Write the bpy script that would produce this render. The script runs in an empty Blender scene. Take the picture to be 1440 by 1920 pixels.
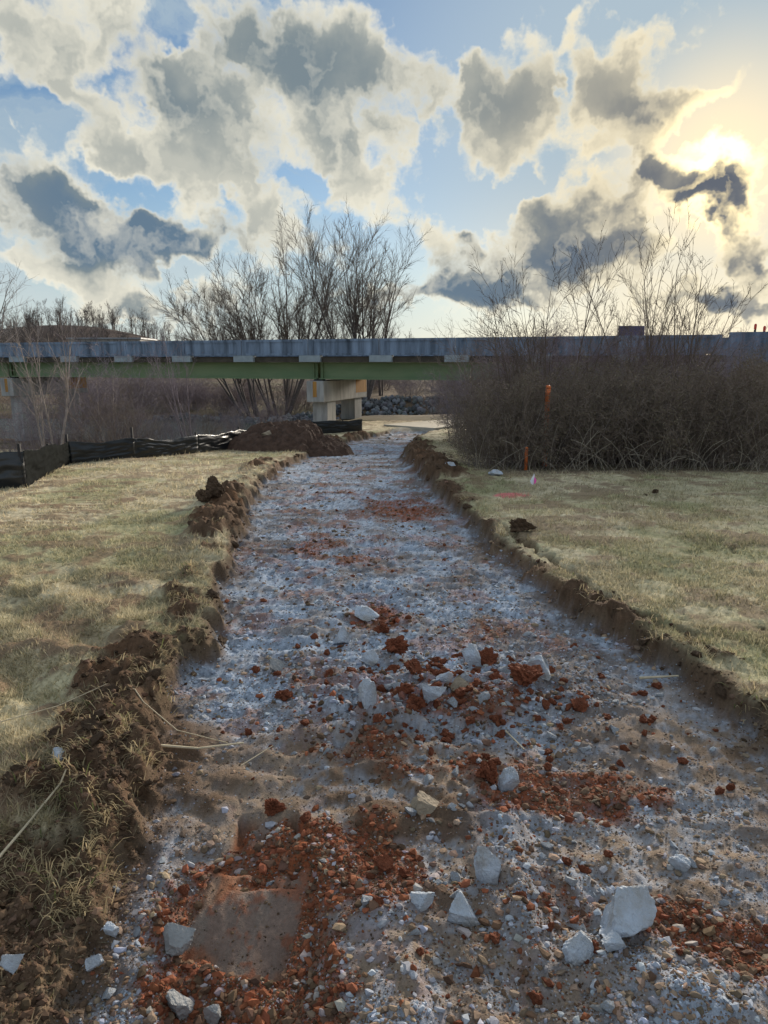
import bpy, math, random
import numpy as np
from mathutils import Vector

S = bpy.context.scene
COL = S.collection
R = math.radians

# ------------------------------------------------------------------ camera
F_PX = 1330.0                      # focal length in pixels of a 1440x1920 frame
HORIZON = 680.0
PITCH = math.atan((960 - HORIZON) / F_PX)
EYE = 1.62
cam_d = bpy.data.cameras.new('camera')
cam_d.sensor_fit = 'VERTICAL'; cam_d.sensor_height = 36.0; cam_d.lens = 36.0 * F_PX / 1920
cam_d.clip_start = 0.05; cam_d.clip_end = 6000
cam = bpy.data.objects.new('camera', cam_d); COL.objects.link(cam)
cam.location = (0, 0, EYE); cam.rotation_euler = (R(90) - PITCH, 0, 0)
S.camera = cam

# ------------------------------------------------------------------ world, sun, exposure
SUN_AZ, SUN_EL = R(23.8), R(12.8)          # azimuth from +Y towards +X
S.view_settings.view_transform = 'Standard'; S.view_settings.look = 'None'
S.view_settings.gamma = 1.0; S.view_settings.use_curve_mapping = False
S.view_settings.exposure = 1.22

def azel(x, y):
    dx, dy = x - 720, y - 960
    fy = F_PX * math.cos(PITCH) - dy * math.sin(PITCH)
    fz = -F_PX * math.sin(PITCH) - dy * math.cos(PITCH)
    return math.atan2(dx, fy), math.atan2(fz, math.hypot(dx, fy))

class Net:
    """small helper to write node graphs"""
    def __init__(s, tree): s.t = tree; s.n = tree.nodes; s.l = tree.links
    def put(s, typ, inputs=None, **props):
        n = s.n.new(typ)
        for k, v in props.items(): setattr(n, k, v)
        for k, v in (inputs or {}).items(): s.set(n, k, v)
        return n
    def set(s, n, k, v):
        sock = n.inputs[k]
        if hasattr(v, 'is_output'): s.l.new(v, sock)
        else: sock.default_value = v
    def m(s, op, a, b=0.0, c=0.0, clamp=False):
        n = s.put('ShaderNodeMath', {0: a, 1: b, 2: c}, operation=op); n.use_clamp = clamp
        return n.outputs[0]
    def v(s, op, a, b=(0, 0, 0)):
        n = s.put('ShaderNodeVectorMath', {0: a, 1: b}, operation=op); return n.outputs[0]
    def noise(s, vec, scale, detail=4.0, rough=0.55, dist=0.0, col=False, dims='3D'):
        n = s.put('ShaderNodeTexNoise', noise_dimensions=dims, inputs={'Vector': vec, 'Scale': scale, 'Detail': detail, 'Roughness': rough, 'Distortion': dist})
        return n.outputs['Color'] if col else n.outputs['Fac']
    def step(s, x, a, b, lo=0.0, hi=1.0):
        n = s.put('ShaderNodeMapRange', {'Value': x, 'From Min': a, 'From Max': b, 'To Min': lo, 'To Max': hi}, interpolation_type='SMOOTHSTEP')
        return n.outputs['Result']
    def mix(s, f, a, b, blend='MIX'):
        n = s.put('ShaderNodeMix', data_type='RGBA', blend_type=blend)
        s.set(n, 0, f); s.set(n, 6, a); s.set(n, 7, b); return n.outputs[2]

def build_world():
    w = bpy.data.worlds.new('World'); S.world = w; w.use_nodes = True
    w.node_tree.nodes.clear(); g = Net(w.node_tree)
    sky = g.put('ShaderNodeTexSky', sky_type='NISHITA', sun_disc=False)
    sky.sun_elevation = SUN_EL; sky.sun_rotation = SUN_AZ
    sky.air_density = 1.0; sky.dust_density = 0.3; sky.ozone_density = 3.0
    skybg = g.put('ShaderNodeBackground', {'Color': sky.outputs[0], 'Strength': 0.05})
    d = g.put('ShaderNodeTexCoord').outputs['Generated']
    xyz = g.put('ShaderNodeSeparateXYZ', {0: d}).outputs
    az = g.m('ARCTAN2', xyz[0], xyz[1]); el = g.m('ARCSINE', xyz[2])
    # warped direction for ragged edges
    uv = g.put('ShaderNodeCombineXYZ', {0: az, 1: el}).outputs[0]
    n1 = g.noise(uv, 5.0, 3, .55, col=True, dims='2D'); n2 = g.noise(uv, 17.0, 4, .6, col=True, dims='2D')
    half = (.5, .5, .5)
    def scaled(vec, k):
        n = g.put('ShaderNodeVectorMath', {0: vec, 'Scale': k}, operation='SCALE'); return n.outputs[0]
    p = g.v('ADD', g.v('ADD', uv, scaled(g.v('SUBTRACT', n1, half), .13)), scaled(g.v('SUBTRACT', n2, half), .075))
    # clouds: pixel-free directions computed once from where they hang over the horizon
    #   x, y, rx, ry, rot, weight, dark
    C = [(650,170,190,175,0,1.0,.5),(590,120,120,110,-40,.5,.25),(440,85,160,110,-38,.95,.6),(320,200,150,90,-38,.75,.35),(410,265,150,75,-25,.75,.3),
         (240,60,210,80,-42,.7,.35),(110,130,260,75,-48,.65,.15),(60,60,160,90,-45,.5,.2),(170,250,160,60,-30,.45,.1),(625,290,100,60,0,.6,.15),
         (900,165,150,130,0,1.1,.5),(930,255,165,100,0,1.0,.2),(1015,150,100,85,0,.8,.15),(1165,190,155,125,0,1.15,.55),(1240,225,100,50,8,.7,.45),
         (1320,350,110,62,0,.9,-.6),(1330,225,190,32,28,.55,.0),(1195,378,80,52,0,1.0,1.35),(1380,395,130,58,12,1.0,1.4),(1300,420,80,40,0,.6,.9),
         (1060,400,110,50,0,.8,.0),(980,475,160,75,0,1.0,1.05),(1130,490,130,70,0,1.0,1.15),(850,540,140,85,0,.9,.95),
         (790,440,75,75,0,.95,-.1),(868,432,34,26,0,.7,.6),(1410,490,80,34,-20,.9,1.0),(1400,560,100,34,0,.9,1.1),
         (170,455,300,66,-6,1.05,1.25),(60,375,210,52,-22,.9,.7),(420,375,190,66,-14,.9,.2),(650,395,140,50,0,.85,.1),(380,330,80,40,-30,.6,.1),
         (330,480,160,46,0,.8,.9),(220,545,260,46,-4,.8,.05),(160,495,60,26,0,.8,-.1),(40,520,130,46,0,.6,.0),(300,590,200,22,0,.7,.6),(700,570,150,30,0,.6,.5),
         (960,560,190,40,0,.7,.85),(1260,565,160,36,0,.7,.7),(1390,20,90,40,-20,.35,.1),(560,490,140,46,0,.7,.3),(480,440,90,30,0,.5,.2),
         (560,350,60,40,0,-.7,0),(1068,175,34,110,0,-.85,0),(800,200,26,110,0,-.6,0),(230,130,40,130,-40,-.4,0),(70,210,100,40,-30,-.5,0),(890,385,140,36,0,-.6,0),(330,20,50,36,-40,-.6,0),
         (760,60,80,70,0,-.5,0),(1150,310,150,26,10,.45,.1),(1080,60,200,30,30,.26,.05),(700,340,120,30,0,.4,.1),(250,330,160,40,-25,.55,.2),(60,290,130,40,-20,.5,.1),(1350,130,120,60,25,-.3,0),(690,480,50,50,0,-.4,0),(340,545,60,26,0,-.6,0)]
    D = 0.0; K = 0.0
    for (x, y, rx, ry, rot, w_, k_) in C:
        a, e = azel(x + 6, y - 14)
        mp = g.put('ShaderNodeMapping', {'Vector': p, 'Location': (a, e, 0), 'Rotation': (0, 0, R(rot)), 'Scale': (rx / 1400, ry / 1400, 1)}, vector_type='TEXTURE')
        r = g.put('ShaderNodeVectorMath', {0: mp.outputs[0]}, operation='LENGTH').outputs['Value']
        fl = g.step(r, 1.25, 0.0)
        D = g.m('MULTIPLY_ADD', fl, w_, D); K = g.m('MULTIPLY_ADD', fl, k_, K)
    # beyond the part seen here the same broken cloud goes on
    out = g.m('MAXIMUM', g.step(g.m('ABSOLUTE', az), .52, .75), g.step(el, .50, .70))
    stretch = g.v('MULTIPLY', d, (1, 1, 2.2))
    big = g.noise(stretch, 3.0, 2, .5)
    more = g.m('MULTIPLY', out, g.step(big, .42, .68))
    D = g.m('ADD', D, g.m('MULTIPLY', more, .9)); K = g.m('ADD', K, g.m('MULTIPLY', more, .5))
    fine = g.noise(g.v('MULTIPLY', uv, (1, 1.25, 1)), 9.0, 9, .62, 0, dims='2D')
    puff = g.put('ShaderNodeTexVoronoi', {'Vector': g.v('ADD', uv, scaled(g.v('SUBTRACT', n2, half), .10)), 'Scale': 14.0, 'Detail': 2.0, 'Roughness': .6, 'Smoothness': .5}, voronoi_dimensions='2D', feature='SMOOTH_F1').outputs['Distance']
    DD = g.m('ADD', D, g.m('MULTIPLY', g.m('SUBTRACT', fine, .5), 1.15))
    DD = g.m('ADD', DD, g.m('MULTIPLY', g.m('SUBTRACT', .42, puff), .55))
    fine2 = g.noise(g.v('ADD', uv, scaled(g.v('SUBTRACT', n2, half), .05)), 34.0, 5, .62, 0, dims='2D')
    DD = g.m('MULTIPLY_ADD', g.m('SUBTRACT', fine2, .5), .35, DD)
    alpha = g.step(DD, .06, .58)
    thick = g.step(g.m('MULTIPLY_ADD', g.m('SUBTRACT', fine, .5), .6, D), .0, 1.15)
    # how far from the sun
    sd = (math.sin(SUN_AZ) * math.cos(SUN_EL), math.cos(SUN_AZ) * math.cos(SUN_EL), math.sin(SUN_EL))
    cosang = g.put('ShaderNodeVectorMath', {0: d, 1: sd}, operation='DOT_PRODUCT').outputs['Value']
    ang = g.m('ARCCOSINE', g.m('MINIMUM', cosang, .99999))
    near = g.m('POWER', g.step(ang, .55, 0.0), 1.6)
    # high thin veil, drawn out in streaks
    mpv = g.put('ShaderNodeMapping', {'Vector': p, 'Rotation': (0, 0, R(-28)), 'Scale': (2.2, 8.0, 1)})
    veil = g.step(g.noise(mpv.outputs[0], 1.0, 6, .6, .6, dims='2D'), .28, .62)
    veil = g.m('MULTIPLY', veil, .78)
    low = g.step(el, .26, .03)                        # near the horizon the air itself is milky
    veil = g.m('MAXIMUM', veil, g.m('MULTIPLY', low, .75))
    veil = g.m('MAXIMUM', veil, g.step(ang, .60, .15, 0, .95))      # the sun stands behind thin high cloud
    core = g.step(ang, .11, .0)
    away = g.step(ang, .75, 1.7)               # clouds opposite the sun are lit from the front
    edge = g.mix(near, g.mix(away, (.44, .415, .34, 1), (.56, .58, .60, 1)), (.48, .41, .27, 1))
    edge = g.mix(g.m('MULTIPLY', core, .9), edge, (1.7, 1.35, .66, 1))
    grey = g.mix(near, (.10, .12, .125, 1), (.16, .15, .125, 1))
    dark = g.mix(near, (.057, .088, .122, 1), (.056, .063, .077, 1))
    kk = g.step(g.m('ADD', K, g.m('MULTIPLY', g.m('SUBTRACT', fine, .5), .25)), .2, 1.7)
    corec = g.mix(kk, grey, dark)
    mod = g.m('MULTIPLY_ADD', g.m('SUBTRACT', puff, .42), -.6, g.m('MULTIPLY_ADD', g.m('SUBTRACT', fine2, .5), .32, thick))
    kpos = g.step(K, -.15, .75)
    shade = g.m('MULTIPLY', g.m('MINIMUM', g.m('MAXIMUM', g.m('MULTIPLY', mod, 1.3), 0.0), 1.0), g.m('MULTIPLY_ADD', kpos, .65, .35))
    shade = g.m('MULTIPLY', shade, g.m('MULTIPLY_ADD', away, -.6, 1.0))
    ccol = g.mix(shade, edge, corec)
    veilc = g.mix(g.m('MAXIMUM', g.step(ang, .19, .02), g.m('MULTIPLY', near, low)), g.mix(low, (.185, .23, .26, 1), (.27, .30, .305, 1)), (.48, .40, .26, 1))
    veilbg = g.put('ShaderNodeBackground', {'Color': veilc, 'Strength': 1.0})
    cbg = g.put('ShaderNodeBackground', {'Color': ccol, 'Strength': 1.0})
    mx1 = g.put('ShaderNodeMixShader', {0: veil, 1: skybg.outputs[0], 2: veilbg.outputs[0]})
    mx2 = g.put('ShaderNodeMixShader', {0: alpha, 1: mx1.outputs[0], 2: cbg.outputs[0]})
    g.put('ShaderNodeOutputWorld', {'Surface': mx2.outputs[0]})
    w.cycles.sampling_method = 'MANUAL'; w.cycles.sample_map_resolution = 512
build_world()

sun_d = bpy.data.lights.new('sun', 'SUN'); sun_d.energy = 3.3; sun_d.angle = R(14); sun_d.color = (1.0, .89, .74)
sun = bpy.data.objects.new('sun', sun_d); COL.objects.link(sun)
sun.rotation_euler = Vector((-math.sin(SUN_AZ) * math.cos(SUN_EL), -math.cos(SUN_AZ) * math.cos(SUN_EL), -math.sin(SUN_EL))).to_track_quat('-Z', 'Y').to_euler()
sun.location = (20, 40, 20)
# ------------------------------------------------------------------ helpers
rng = np.random.default_rng(7)

def _hash(ix, iy, seed):
    h = (ix.astype(np.int64) * 374761393 + iy.astype(np.int64) * 668265263 + seed * 1442695041) & 0xFFFFFFFF
    h = ((h ^ (h >> 13)) * 1274126177) & 0xFFFFFFFF
    return ((h ^ (h >> 16)) & 0xFFFFFF) / float(0xFFFFFF)

def vn(x, y, seed=0):
    ix, iy = np.floor(x), np.floor(y); fx, fy = x - ix, y - iy
    u, v = fx * fx * fx * (fx * (6 * fx - 15) + 10), fy * fy * fy * (fy * (6 * fy - 15) + 10)
    a, b = _hash(ix, iy, seed), _hash(ix + 1, iy, seed); c, d = _hash(ix, iy + 1, seed), _hash(ix + 1, iy + 1, seed)
    return (a + (b - a) * u) * (1 - v) + (c + (d - c) * u) * v

def fbm(x, y, sc, oct=4, seed=0, gain=.5):
    x, y = np.asarray(x, float), np.asarray(y, float)
    t = 0; a = 1; n = 0
    for o in range(oct):
        t = t + a * vn(x * sc + 17.3 * o, y * sc - 9.1 * o, seed + o); n += a; a *= gain; sc *= 2.03
    return t / n

def ss(x, a, b):
    t = np.clip((x - a) / (b - a), 0, 1); return t * t * (3 - 2 * t)

def put(o, name=None, parent=None, label=None, cat=None, group=None, kind=None):
    COL.objects.link(o)
    if parent is not None: o.parent = parent
    if label: o['label'] = label
    if cat: o['category'] = cat
    if group: o['group'] = group
    if kind: o['kind'] = kind
    return o

def mesh(name, V, Fc, mat, smooth=False, cols=None):
    """V (n,3); Fc (m,3|4) array or list of lists"""
    me = bpy.data.meshes.new(name)
    V = np.asarray(V, np.float32)
    if isinstance(Fc, np.ndarray):
        k = Fc.shape[1]
        me.vertices.add(len(V)); me.vertices.foreach_set('co', V.ravel())
        me.loops.add(Fc.size); me.loops.foreach_set('vertex_index', Fc.astype(np.int32).ravel())
        me.polygons.add(len(Fc)); me.polygons.foreach_set('loop_start', np.arange(0, Fc.size, k, dtype=np.int32))
        me.update(calc_edges=True)
    else:
        me.from_pydata(V.tolist(), [], Fc)
    me.polygons.foreach_set('use_smooth', np.full(len(me.polygons), smooth))
    if cols is not None:
        a = me.color_attributes.new('tint', 'FLOAT_COLOR', 'POINT')
        c = np.ones((len(V), 4), np.float32); c[:, :3] = cols
        a.data.foreach_set('color', c.ravel())
    if mat: me.materials.append(mat)
    return me

def obj(name, me, parent=None, **kw):
    return put(bpy.data.objects.new(name, me), parent=parent, **kw)

def empty(name, loc=(0, 0, 0), **kw):
    o = bpy.data.objects.new(name, None); o.location = loc; o.empty_display_size = .2
    return put(o, **kw)

def material(name, col, rough=.9, var=.25, scale=8.0, bump=0.0, bscale=None, attr=False, spec=.2, col2=None, stretch=(1, 1, 1), detail=5):
    m = bpy.data.materials.new(name); m.use_nodes = True
    g = Net(m.node_tree); b = g.n['Principled BSDF']
    tc = g.put('ShaderNodeTexCoord').outputs['Object']
    vec = g.v('MULTIPLY', tc, stretch)
    n = g.noise(vec, scale, detail, .6)
    if attr: base = g.put('ShaderNodeAttribute', attribute_name='tint').outputs['Color']
    else: base = (*col, 1)
    if col2: c = g.mix(g.step(n, .35, .65), base, (*col2, 1))
    else:
        k = g.put('ShaderNodeMapRange', {'Value': n, 'From Min': .25, 'From Max': .75, 'To Min': 1 - var, 'To Max': 1 + var}).outputs[0]
        c = g.mix(1.0, base, g.put('ShaderNodeCombineColor', {0: k, 1: k, 2: k}).outputs[0], 'MULTIPLY')
    g.set(b, 'Base Color', c); b.inputs['Roughness'].default_value = rough
    b.inputs['Specular IOR Level'].default_value = spec
    if bump:
        nb = g.noise(vec, bscale or scale * 4, 4, .6)
        bm = g.put('ShaderNodeBump', {'Height': nb, 'Strength': bump, 'Distance': .02})
        g.set(b, 'Normal', bm.outputs[0])
    return m

def box(V, Fc, x0, x1, y0, y1, z0, z1):
    i = len(V)
    V += [(x0, y0, z0), (x1, y0, z0), (x1, y1, z0), (x0, y1, z0), (x0, y0, z1), (x1, y0, z1), (x1, y1, z1), (x0, y1, z1)]
    Fc += [[i, i+3, i+2, i+1], [i+4, i+5, i+6, i+7], [i, i+1, i+5, i+4], [i+1, i+2, i+6, i+5], [i+2, i+3, i+7, i+6], [i+3, i, i+4, i+7]]

def boxes(name, L, mat, parent=None, bevel=0.0, **kw):
    V, Fc = [], []
    for b in L: box(V, Fc, *b)
    o = obj(name, mesh(name, V, Fc, mat), parent, **kw)
    if bevel:
        md = o.modifiers.new('bevel', 'BEVEL'); md.width = bevel; md.segments = 2; md.limit_method = 'ANGLE'
    return o

def tubes(P0, P1, R0, R1, n=3):
    P0, P1, R0, R1 = map(np.asarray, (P0, P1, R0, R1))
    d = P1 - P0; d = d / np.maximum(np.linalg.norm(d, axis=1, keepdims=True), 1e-6)
    ref = np.where(np.abs(d[:, 2:3]) > .9, np.array([[1., 0, 0]]), np.array([[0, 0, 1.]]))
    a = np.cross(d, ref); a /= np.linalg.norm(a, axis=1, keepdims=True); b = np.cross(d, a)
    th = np.arange(n) * 2 * np.pi / n
    ring = np.cos(th)[None, :, None] * a[:, None] + np.sin(th)[None, :, None] * b[:, None]
    V = np.concatenate([P0[:, None] + ring * R0[:, None, None], P1[:, None] + ring * R1[:, None, None]], 1)
    m = len(P0); base = (np.arange(m) * 2 * n)[:, None]
    k = np.arange(n); k2 = (k + 1) % n
    Fc = np.stack([base + k, base + k2, base + n + k2, base + n + k], -1).reshape(-1, 4)
    return V.reshape(-1, 3), Fc

def join(parts):
    V, Fc, o = [], [], 0
    for v, f in parts:
        V.append(v); Fc.append(f + o); o += len(v)
    return np.concatenate(V), np.concatenate(Fc)

def norm(v): return v / np.maximum(np.linalg.norm(v, axis=-1, keepdims=True), 1e-9)

def grow(r, start, dirs, lens, rads, levels):
    """levels: dicts seg,wob,up,child,ang,lr,rr,tmin ; returns per level (P0,P1,R0,R1)"""
    out = []
    p, d, L, rad = np.array(start, float), norm(np.array(dirs, float)), np.array(lens, float), np.array(rads, float)
    for lv in levels:
        k = lv['seg']; n = len(p)
        pts = [p]; ds = []; cur = d.copy()
        for i in range(k):
            cur = norm(cur + r.normal(0, lv['wob'], (n, 3)) + np.array([0, 0, lv['up']]))
            ds.append(cur); pts.append(pts[-1] + cur * (L / k)[:, None])
        taper = lv.get('taper', .65)
        P0 = np.concatenate(pts[:-1]); P1 = np.concatenate(pts[1:])
        f = [1 - taper * i / k for i in range(k + 1)]
        out.append((P0, P1, np.concatenate([rad * f[i] for i in range(k)]), np.concatenate([rad * f[i + 1] for i in range(k)])))
        c = lv['child']
        if not c: break
        t = r.uniform(lv['tmin'], 1.0, (n, c)) ; t[:, 0] = .99
        seg = np.minimum((t * k).astype(int), k - 1); fr = t * k - seg
        PT = np.stack(pts, 1); DS = np.stack(ds, 1); ii = np.arange(n)[:, None]
        pos = PT[ii, seg] * (1 - fr[..., None]) + PT[ii, seg + 1] * fr[..., None]
        pd = DS[ii, seg]
        side = norm(np.cross(pd, r.normal(0, 1, (n, c, 3))))
        a = r.normal(lv['ang'], lv['ang'] * .3, (n, c))[..., None]
        nd = norm(pd * np.cos(a) + side * np.sin(a))
        nl = L[:, None] * lv['lr'] * r.uniform(.55, 1.2, (n, c)) * (1.15 - .45 * t)
        nr = np.maximum(rad[:, None] * (1 - taper * t) * lv['rr'], lv.get('rmin', .004))
        p, d, L, rad = pos.reshape(-1, 3), nd.reshape(-1, 3), nl.ravel(), nr.ravel()
    return out

# ------------------------------------------------------------------ the lie of the land
RIVER = np.array([(-120, 40), (-60, 43), (-25, 44), (-15, 43), (-10, 41), (-2, 42.5), (8, 44), (30, 45), (70, 50), (140, 52)], float)
WATER_Z = -2.25
FENCE = [(-8.2, 8.6), (-6.4, 9.0), (-4.85, 9.5), (-5.75, 12.9), (-4.9, 13.9), (-4.1, 15.6), (-2.95, 19.2), (-2.85, 24.4), (-.8, 26.3)]

def seg_dist(x, y, P):
    best = np.full(np.shape(x), 1e9)
    for (ax, ay), (bx, by) in zip(P[:-1], P[1:]):
        dx, dy = bx - ax, by - ay
        t = np.clip(((x - ax) * dx + (y - ay) * dy) / (dx * dx + dy * dy), 0, 1)
        best = np.minimum(best, np.hypot(x - ax - t * dx, y - ay - t * dy))
    return best

def land(x, y):
    x, y = np.asarray(x, float), np.asarray(y, float)
    z = -.85 * ss(y, 7, 27)
    # beyond the silt fence the bank falls to the river
    fy = np.array([-5, 3, 8.6, 12.9, 15.6, 19.2, 24.4, 27, 30, 34]); fx = np.array([-9, -8.5, -6.2, -6.2, -4.9, -3.6, -3.4, -2.6, -2.6, 0])
    d = np.interp(y, fy, fx) - x
    z = z - 1.25 * ss(d, .3, 7.0) * ss(y, 2, 9)
    rd = seg_dist(x, y, RIVER)
    z = z - 0.55 * ss(y, 52, 60)*0 + .35 * ss(y, 50, 75)
    bed = WATER_Z - .6
    near = ss(rd, 8.0, 2.6)
    z = z * (1 - near) + bed * near
    # road embankment on the right, carrying the bridge end
    e = (x - 13.2) * .945 - (y - 23.0) * .328
    tb = (x + 2.8) * .328 + (y - 29) * .945
    up = ss(e, -7.5, 1.5) * ss(np.abs(tb - 3.0), 10.5, 4.5)
    z = z + (2.15 - z) * up
    # hill behind the left end
    z = z + 9.5 * np.exp(-(((x + 70) / 33) ** 2 + ((y - 165) / 42) ** 2)) + 7 * np.exp(-(((x + 135) / 60) ** 2 + ((y - 190) / 60) ** 2))
    z = z + 2.2 * ss(y, 75, 260) * (fbm(x, y, .02, 2, 5) - .3)
    return z

def px(x, y, dz=0.0):
    """where the line of sight through a photo pixel meets the land"""
    dx, dy = x - 720, y - 960
    fy = F_PX * math.cos(PITCH) - dy * math.sin(PITCH); fz = -F_PX * math.sin(PITCH) - dy * math.cos(PITCH)
    t = np.concatenate([np.linspace(.8, 12, 3000), np.linspace(12, 120, 4000)])
    k = np.argmax(EYE + fz / fy * t < land(dx / fy * t, t) + dz)
    return float(dx / fy * t[k]), float(t[k])

def at(x, Y, y=None):
    """world X (and Z) of a photo pixel at forward distance Y"""
    yy = HORIZON if y is None else y
    dx, dy = x - 720, yy - 960
    fy = F_PX * math.cos(PITCH) - dy * math.sin(PITCH); fz = -F_PX * math.sin(PITCH) - dy * math.cos(PITCH)
    return dx / fy * Y, EYE + fz / fy * Y

LE = np.array([(-1.0, 0), (-.93, 1.5), (-.92, 1.8), (-.95, 2.1), (-.98, 2.6), (-1.12, 3.3), (-1.18, 4.45), (-1.42, 6.1), (-1.66, 8), (-1.95, 11.7), (-1.85, 15.5), (-1.25, 21.8), (-.3, 25.3), (.6, 28), (3, 31)])
RE = np.array([(1.9, 0), (1.9, 2), (1.84, 3.0), (1.80, 3.5), (1.69, 3.9), (1.39, 4.9), (1.15, 6.1), (.93, 8), (.70, 10.9), (.52, 15.5), (1.05, 23.2), (1.7, 26.3), (2.6, 28), (6, 30)])
def xl(y): return np.interp(y, LE[:, 1], LE[:, 0])
def xr(y): return np.interp(y, RE[:, 1], RE[:, 0])

def ell(x, y, pxx, pxy, rx, ry):
    """soft blob round the ground point under a photo pixel, radii in photo pixels"""
    cx, cy = px(pxx, pxy); wx = abs(px(pxx + rx, pxy)[0] - cx); wy = abs(px(pxx, pxy - ry)[1] - px(pxx, pxy + ry)[1]) / 2
    return np.exp(-(((x - cx) / wx) ** 2 + ((y - cy) / wy) ** 2) * 1.2)

CLAY_RED = np.array([.25, .074, .03]); SOIL = np.array([.105, .066, .042]); GRAVEL = np.array([.345, .395, .475]); TAN = np.array([.27, .205, .155]); STRAW = np.array([.55, .475, .325]); GREEN = np.array([.17, .19, .075])

def surface(x, y):
    """height, colour and lawn mask of the worked ground"""
    z = land(x, y)
    w1 = fbm(x, y, 1.7, 3, 11) - .5; w2 = fbm(x, y, 6.0, 3, 12) - .5
    w3 = fbm(x, y, 15.0, 3, 13) - .5
    il = x - xl(y) + .30 * w1 + .16 * w2 + .07 * w3
    ir = xr(y) - x + .20 * w1 + .18 * w2 + .10 * w3
    ins = np.minimum(il, ir)
    inside = ss(ins, -.02, .09)
    far = ss(y, 26.5, 28)                       # the dug stretch ends at the old pavement
    inside = inside * (1 - far)
    n_big = fbm(x, y, 1.1, 3, 21); n_mid = fbm(x, y, 4.5, 4, 22); n_fine = fbm(x, y, 19, 4, 23, .6); n_grit = fbm(x, y, 60, 3, 24, .65)
    # --- heights
    h = z - .13 * inside
    # left berm of thrown-up soil, clumpy along its length
    bl = np.exp(-((il + .20) / (.17 + .10 * fbm(x, y, .9, 2, 36))) ** 2) * (.38 + .62 * ss(fbm(x, y, 1.15, 3, 31), .34, .60))
    bl = bl * ss(y, 1.6, 2.7) * (1 - ss(y, 24, 26)) * (1 - ell(x, y, 560, 850, 60, 20))
    br = np.exp(-((ir + .08) / .16) ** 2) * ss(fbm(x, y, 1.3, 3, 32), .42, .66) * (1 - ss(y, 23, 25)) * .55
    farr = np.exp(-((ir + .25) / .35) ** 2) * ss(y, 9, 11) * (1 - ss(y, 20, 23)) * ss(fbm(x, y, .9, 3, 33), .35, .55)
    bil = 1 - np.abs(2 * fbm(x, y, 5.5, 2, 34) - 1) ; bil2 = 1 - np.abs(2 * fbm(x, y, 14, 2, 35) - 1)
    clump = .25 + .75 * ss(bil, .45, .95) * (.6 + .8 * n_mid) + .30 * (bil2 - .6) + .25 * (n_fine - .5)
    h = h + ((.105 + .05 * ss(y, 4, 7)) * bl + .11 * br + .16 * farr) * clump
    # rubble in the cut
    rub = ell(x, y, 850, 1260, 250, 60) + ell(x, y, 700, 1300, 120, 60) + .7 * ell(x, y, 720, 1100, 90, 40) + .6 * ell(x, y, 900, 1450, 120, 90) + .8 * ell(x, y, 1020, 1660, 160, 110)
    rub = np.clip(rub, 0, 1.2)
    h = h + inside * ((n_big - .5) * .05 + (n_mid - .5) * (.05 + .05 * rub) + (ss(bil, .5, .95) - .4) * (.016 + .02 * rub) + (bil2 - .6) * (.006 + .03 * rub) + (n_fine - .5) * (.012 + .035 * rub) + (n_grit - .5) * .008)
    # cleat marks of a tracked digger: cross ridges in two bands
    fade = ss(y, 2.0, 2.6) * (1 - ss(y, 12, 16))
    for off, ph in ((.62, 0), (1.95, 1.3)):
        band = ss(np.abs(x - xl(y) - off + .12 * w1), .36, .26)
        rid = np.sin((y + .25 * w1 + .35 * (x - xl(y)) * 0) * 2 * np.pi / .17 + ph)
        h = h + inside * band * fade * .008 * rid * ss(n_big, .35, .6)
    rt = ss(np.abs(y - 2.42), .20, .15) * ss(np.abs(x - 1.12), .36, .30)          # sunk pad prints
    h = h - inside * .013 * rt * ss(n_mid, .3, .5) * (np.abs(np.sin((y - 2.42) * 2 * np.pi / .36)) > .25)
    # clay pit bottom left, gravel heaps right
    pit = ss(ell(x, y, 460, 1690, 170, 200), .25, .55)
    cxp, cyp = px(458, 1640)
    pad = ss(np.abs(x - cxp - .12 * (y - cyp) + .05 * w2), .185, .155) * ss(np.abs(y - cyp + .10 * w1 + .05 * (x - cxp)), .23, .20)
    cx2, cy2 = px(500, 1500)
    pad = np.maximum(pad, .8 * ss(np.abs(x - cx2 + .05 * w2), .13, .10) * ss(np.abs(y - cy2 + .05 * w2), .10, .07))
    pad = pad * ss(fbm(x, y, 5.0, 4, 48, .6) + .25 * (np.abs(y - cyp) < .12) + .1, .40, .50)
    h = h - inside * .05 * pit
    h = h * (1 - pad * inside) + pad * inside * (z - .185 + .03 * (n_mid - .5) + .016 * (n_fine - .5) + .006 * (n_grit - .5) + .035 * np.sin((y - cyp) * 9) + .0012 * np.sin(x * 90 + 6 * w1))
    heap = ell(x, y, 740, 1800, 90, 160) + 1.1 * ell(x, y, 1330, 1830, 160, 110) + .6 * ell(x, y, 1170, 1740, 90, 60) + .55 * ell(x, y, 960, 1560, 60, 150) + .35 * ell(x, y, 270, 1640, 40, 120)
    h = h + inside * .075 * np.clip(heap, 0, 1.3) * (.75 + .5 * n_mid)
    h = h + inside * .05 * ell(x, y, 850, 1275, 260, 50)
    crack = np.exp(-((ir + .17 + .05 * w2) / .035) ** 2) * ss(y, 3.6, 4.2) * (1 - ss(y, 6.8, 7.6))
    h = h - .09 * crack * (1 - inside)
    lawn_bump = (n_big - .5) * .05 + (n_mid - .5) * .035 + (n_fine - .5) * .02
    rough_l = ss(x, -1.0, -1.9) * ss(y, 6.2, 4.0)
    h = h + (1 - inside) * (lawn_bump + rough_l * ((n_mid - .5) * .10 + .03 * np.sin((x * .8 + y) * 9)))
    # --- colours
    def mixc(c, m, k): return c * (1 - m[..., None]) + np.asarray(k) * m[..., None]
    g_var = (.35 + 1.25 * n_grit)[..., None] * (.7 + .6 * n_fine[..., None])
    c = GRAVEL * g_var
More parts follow.
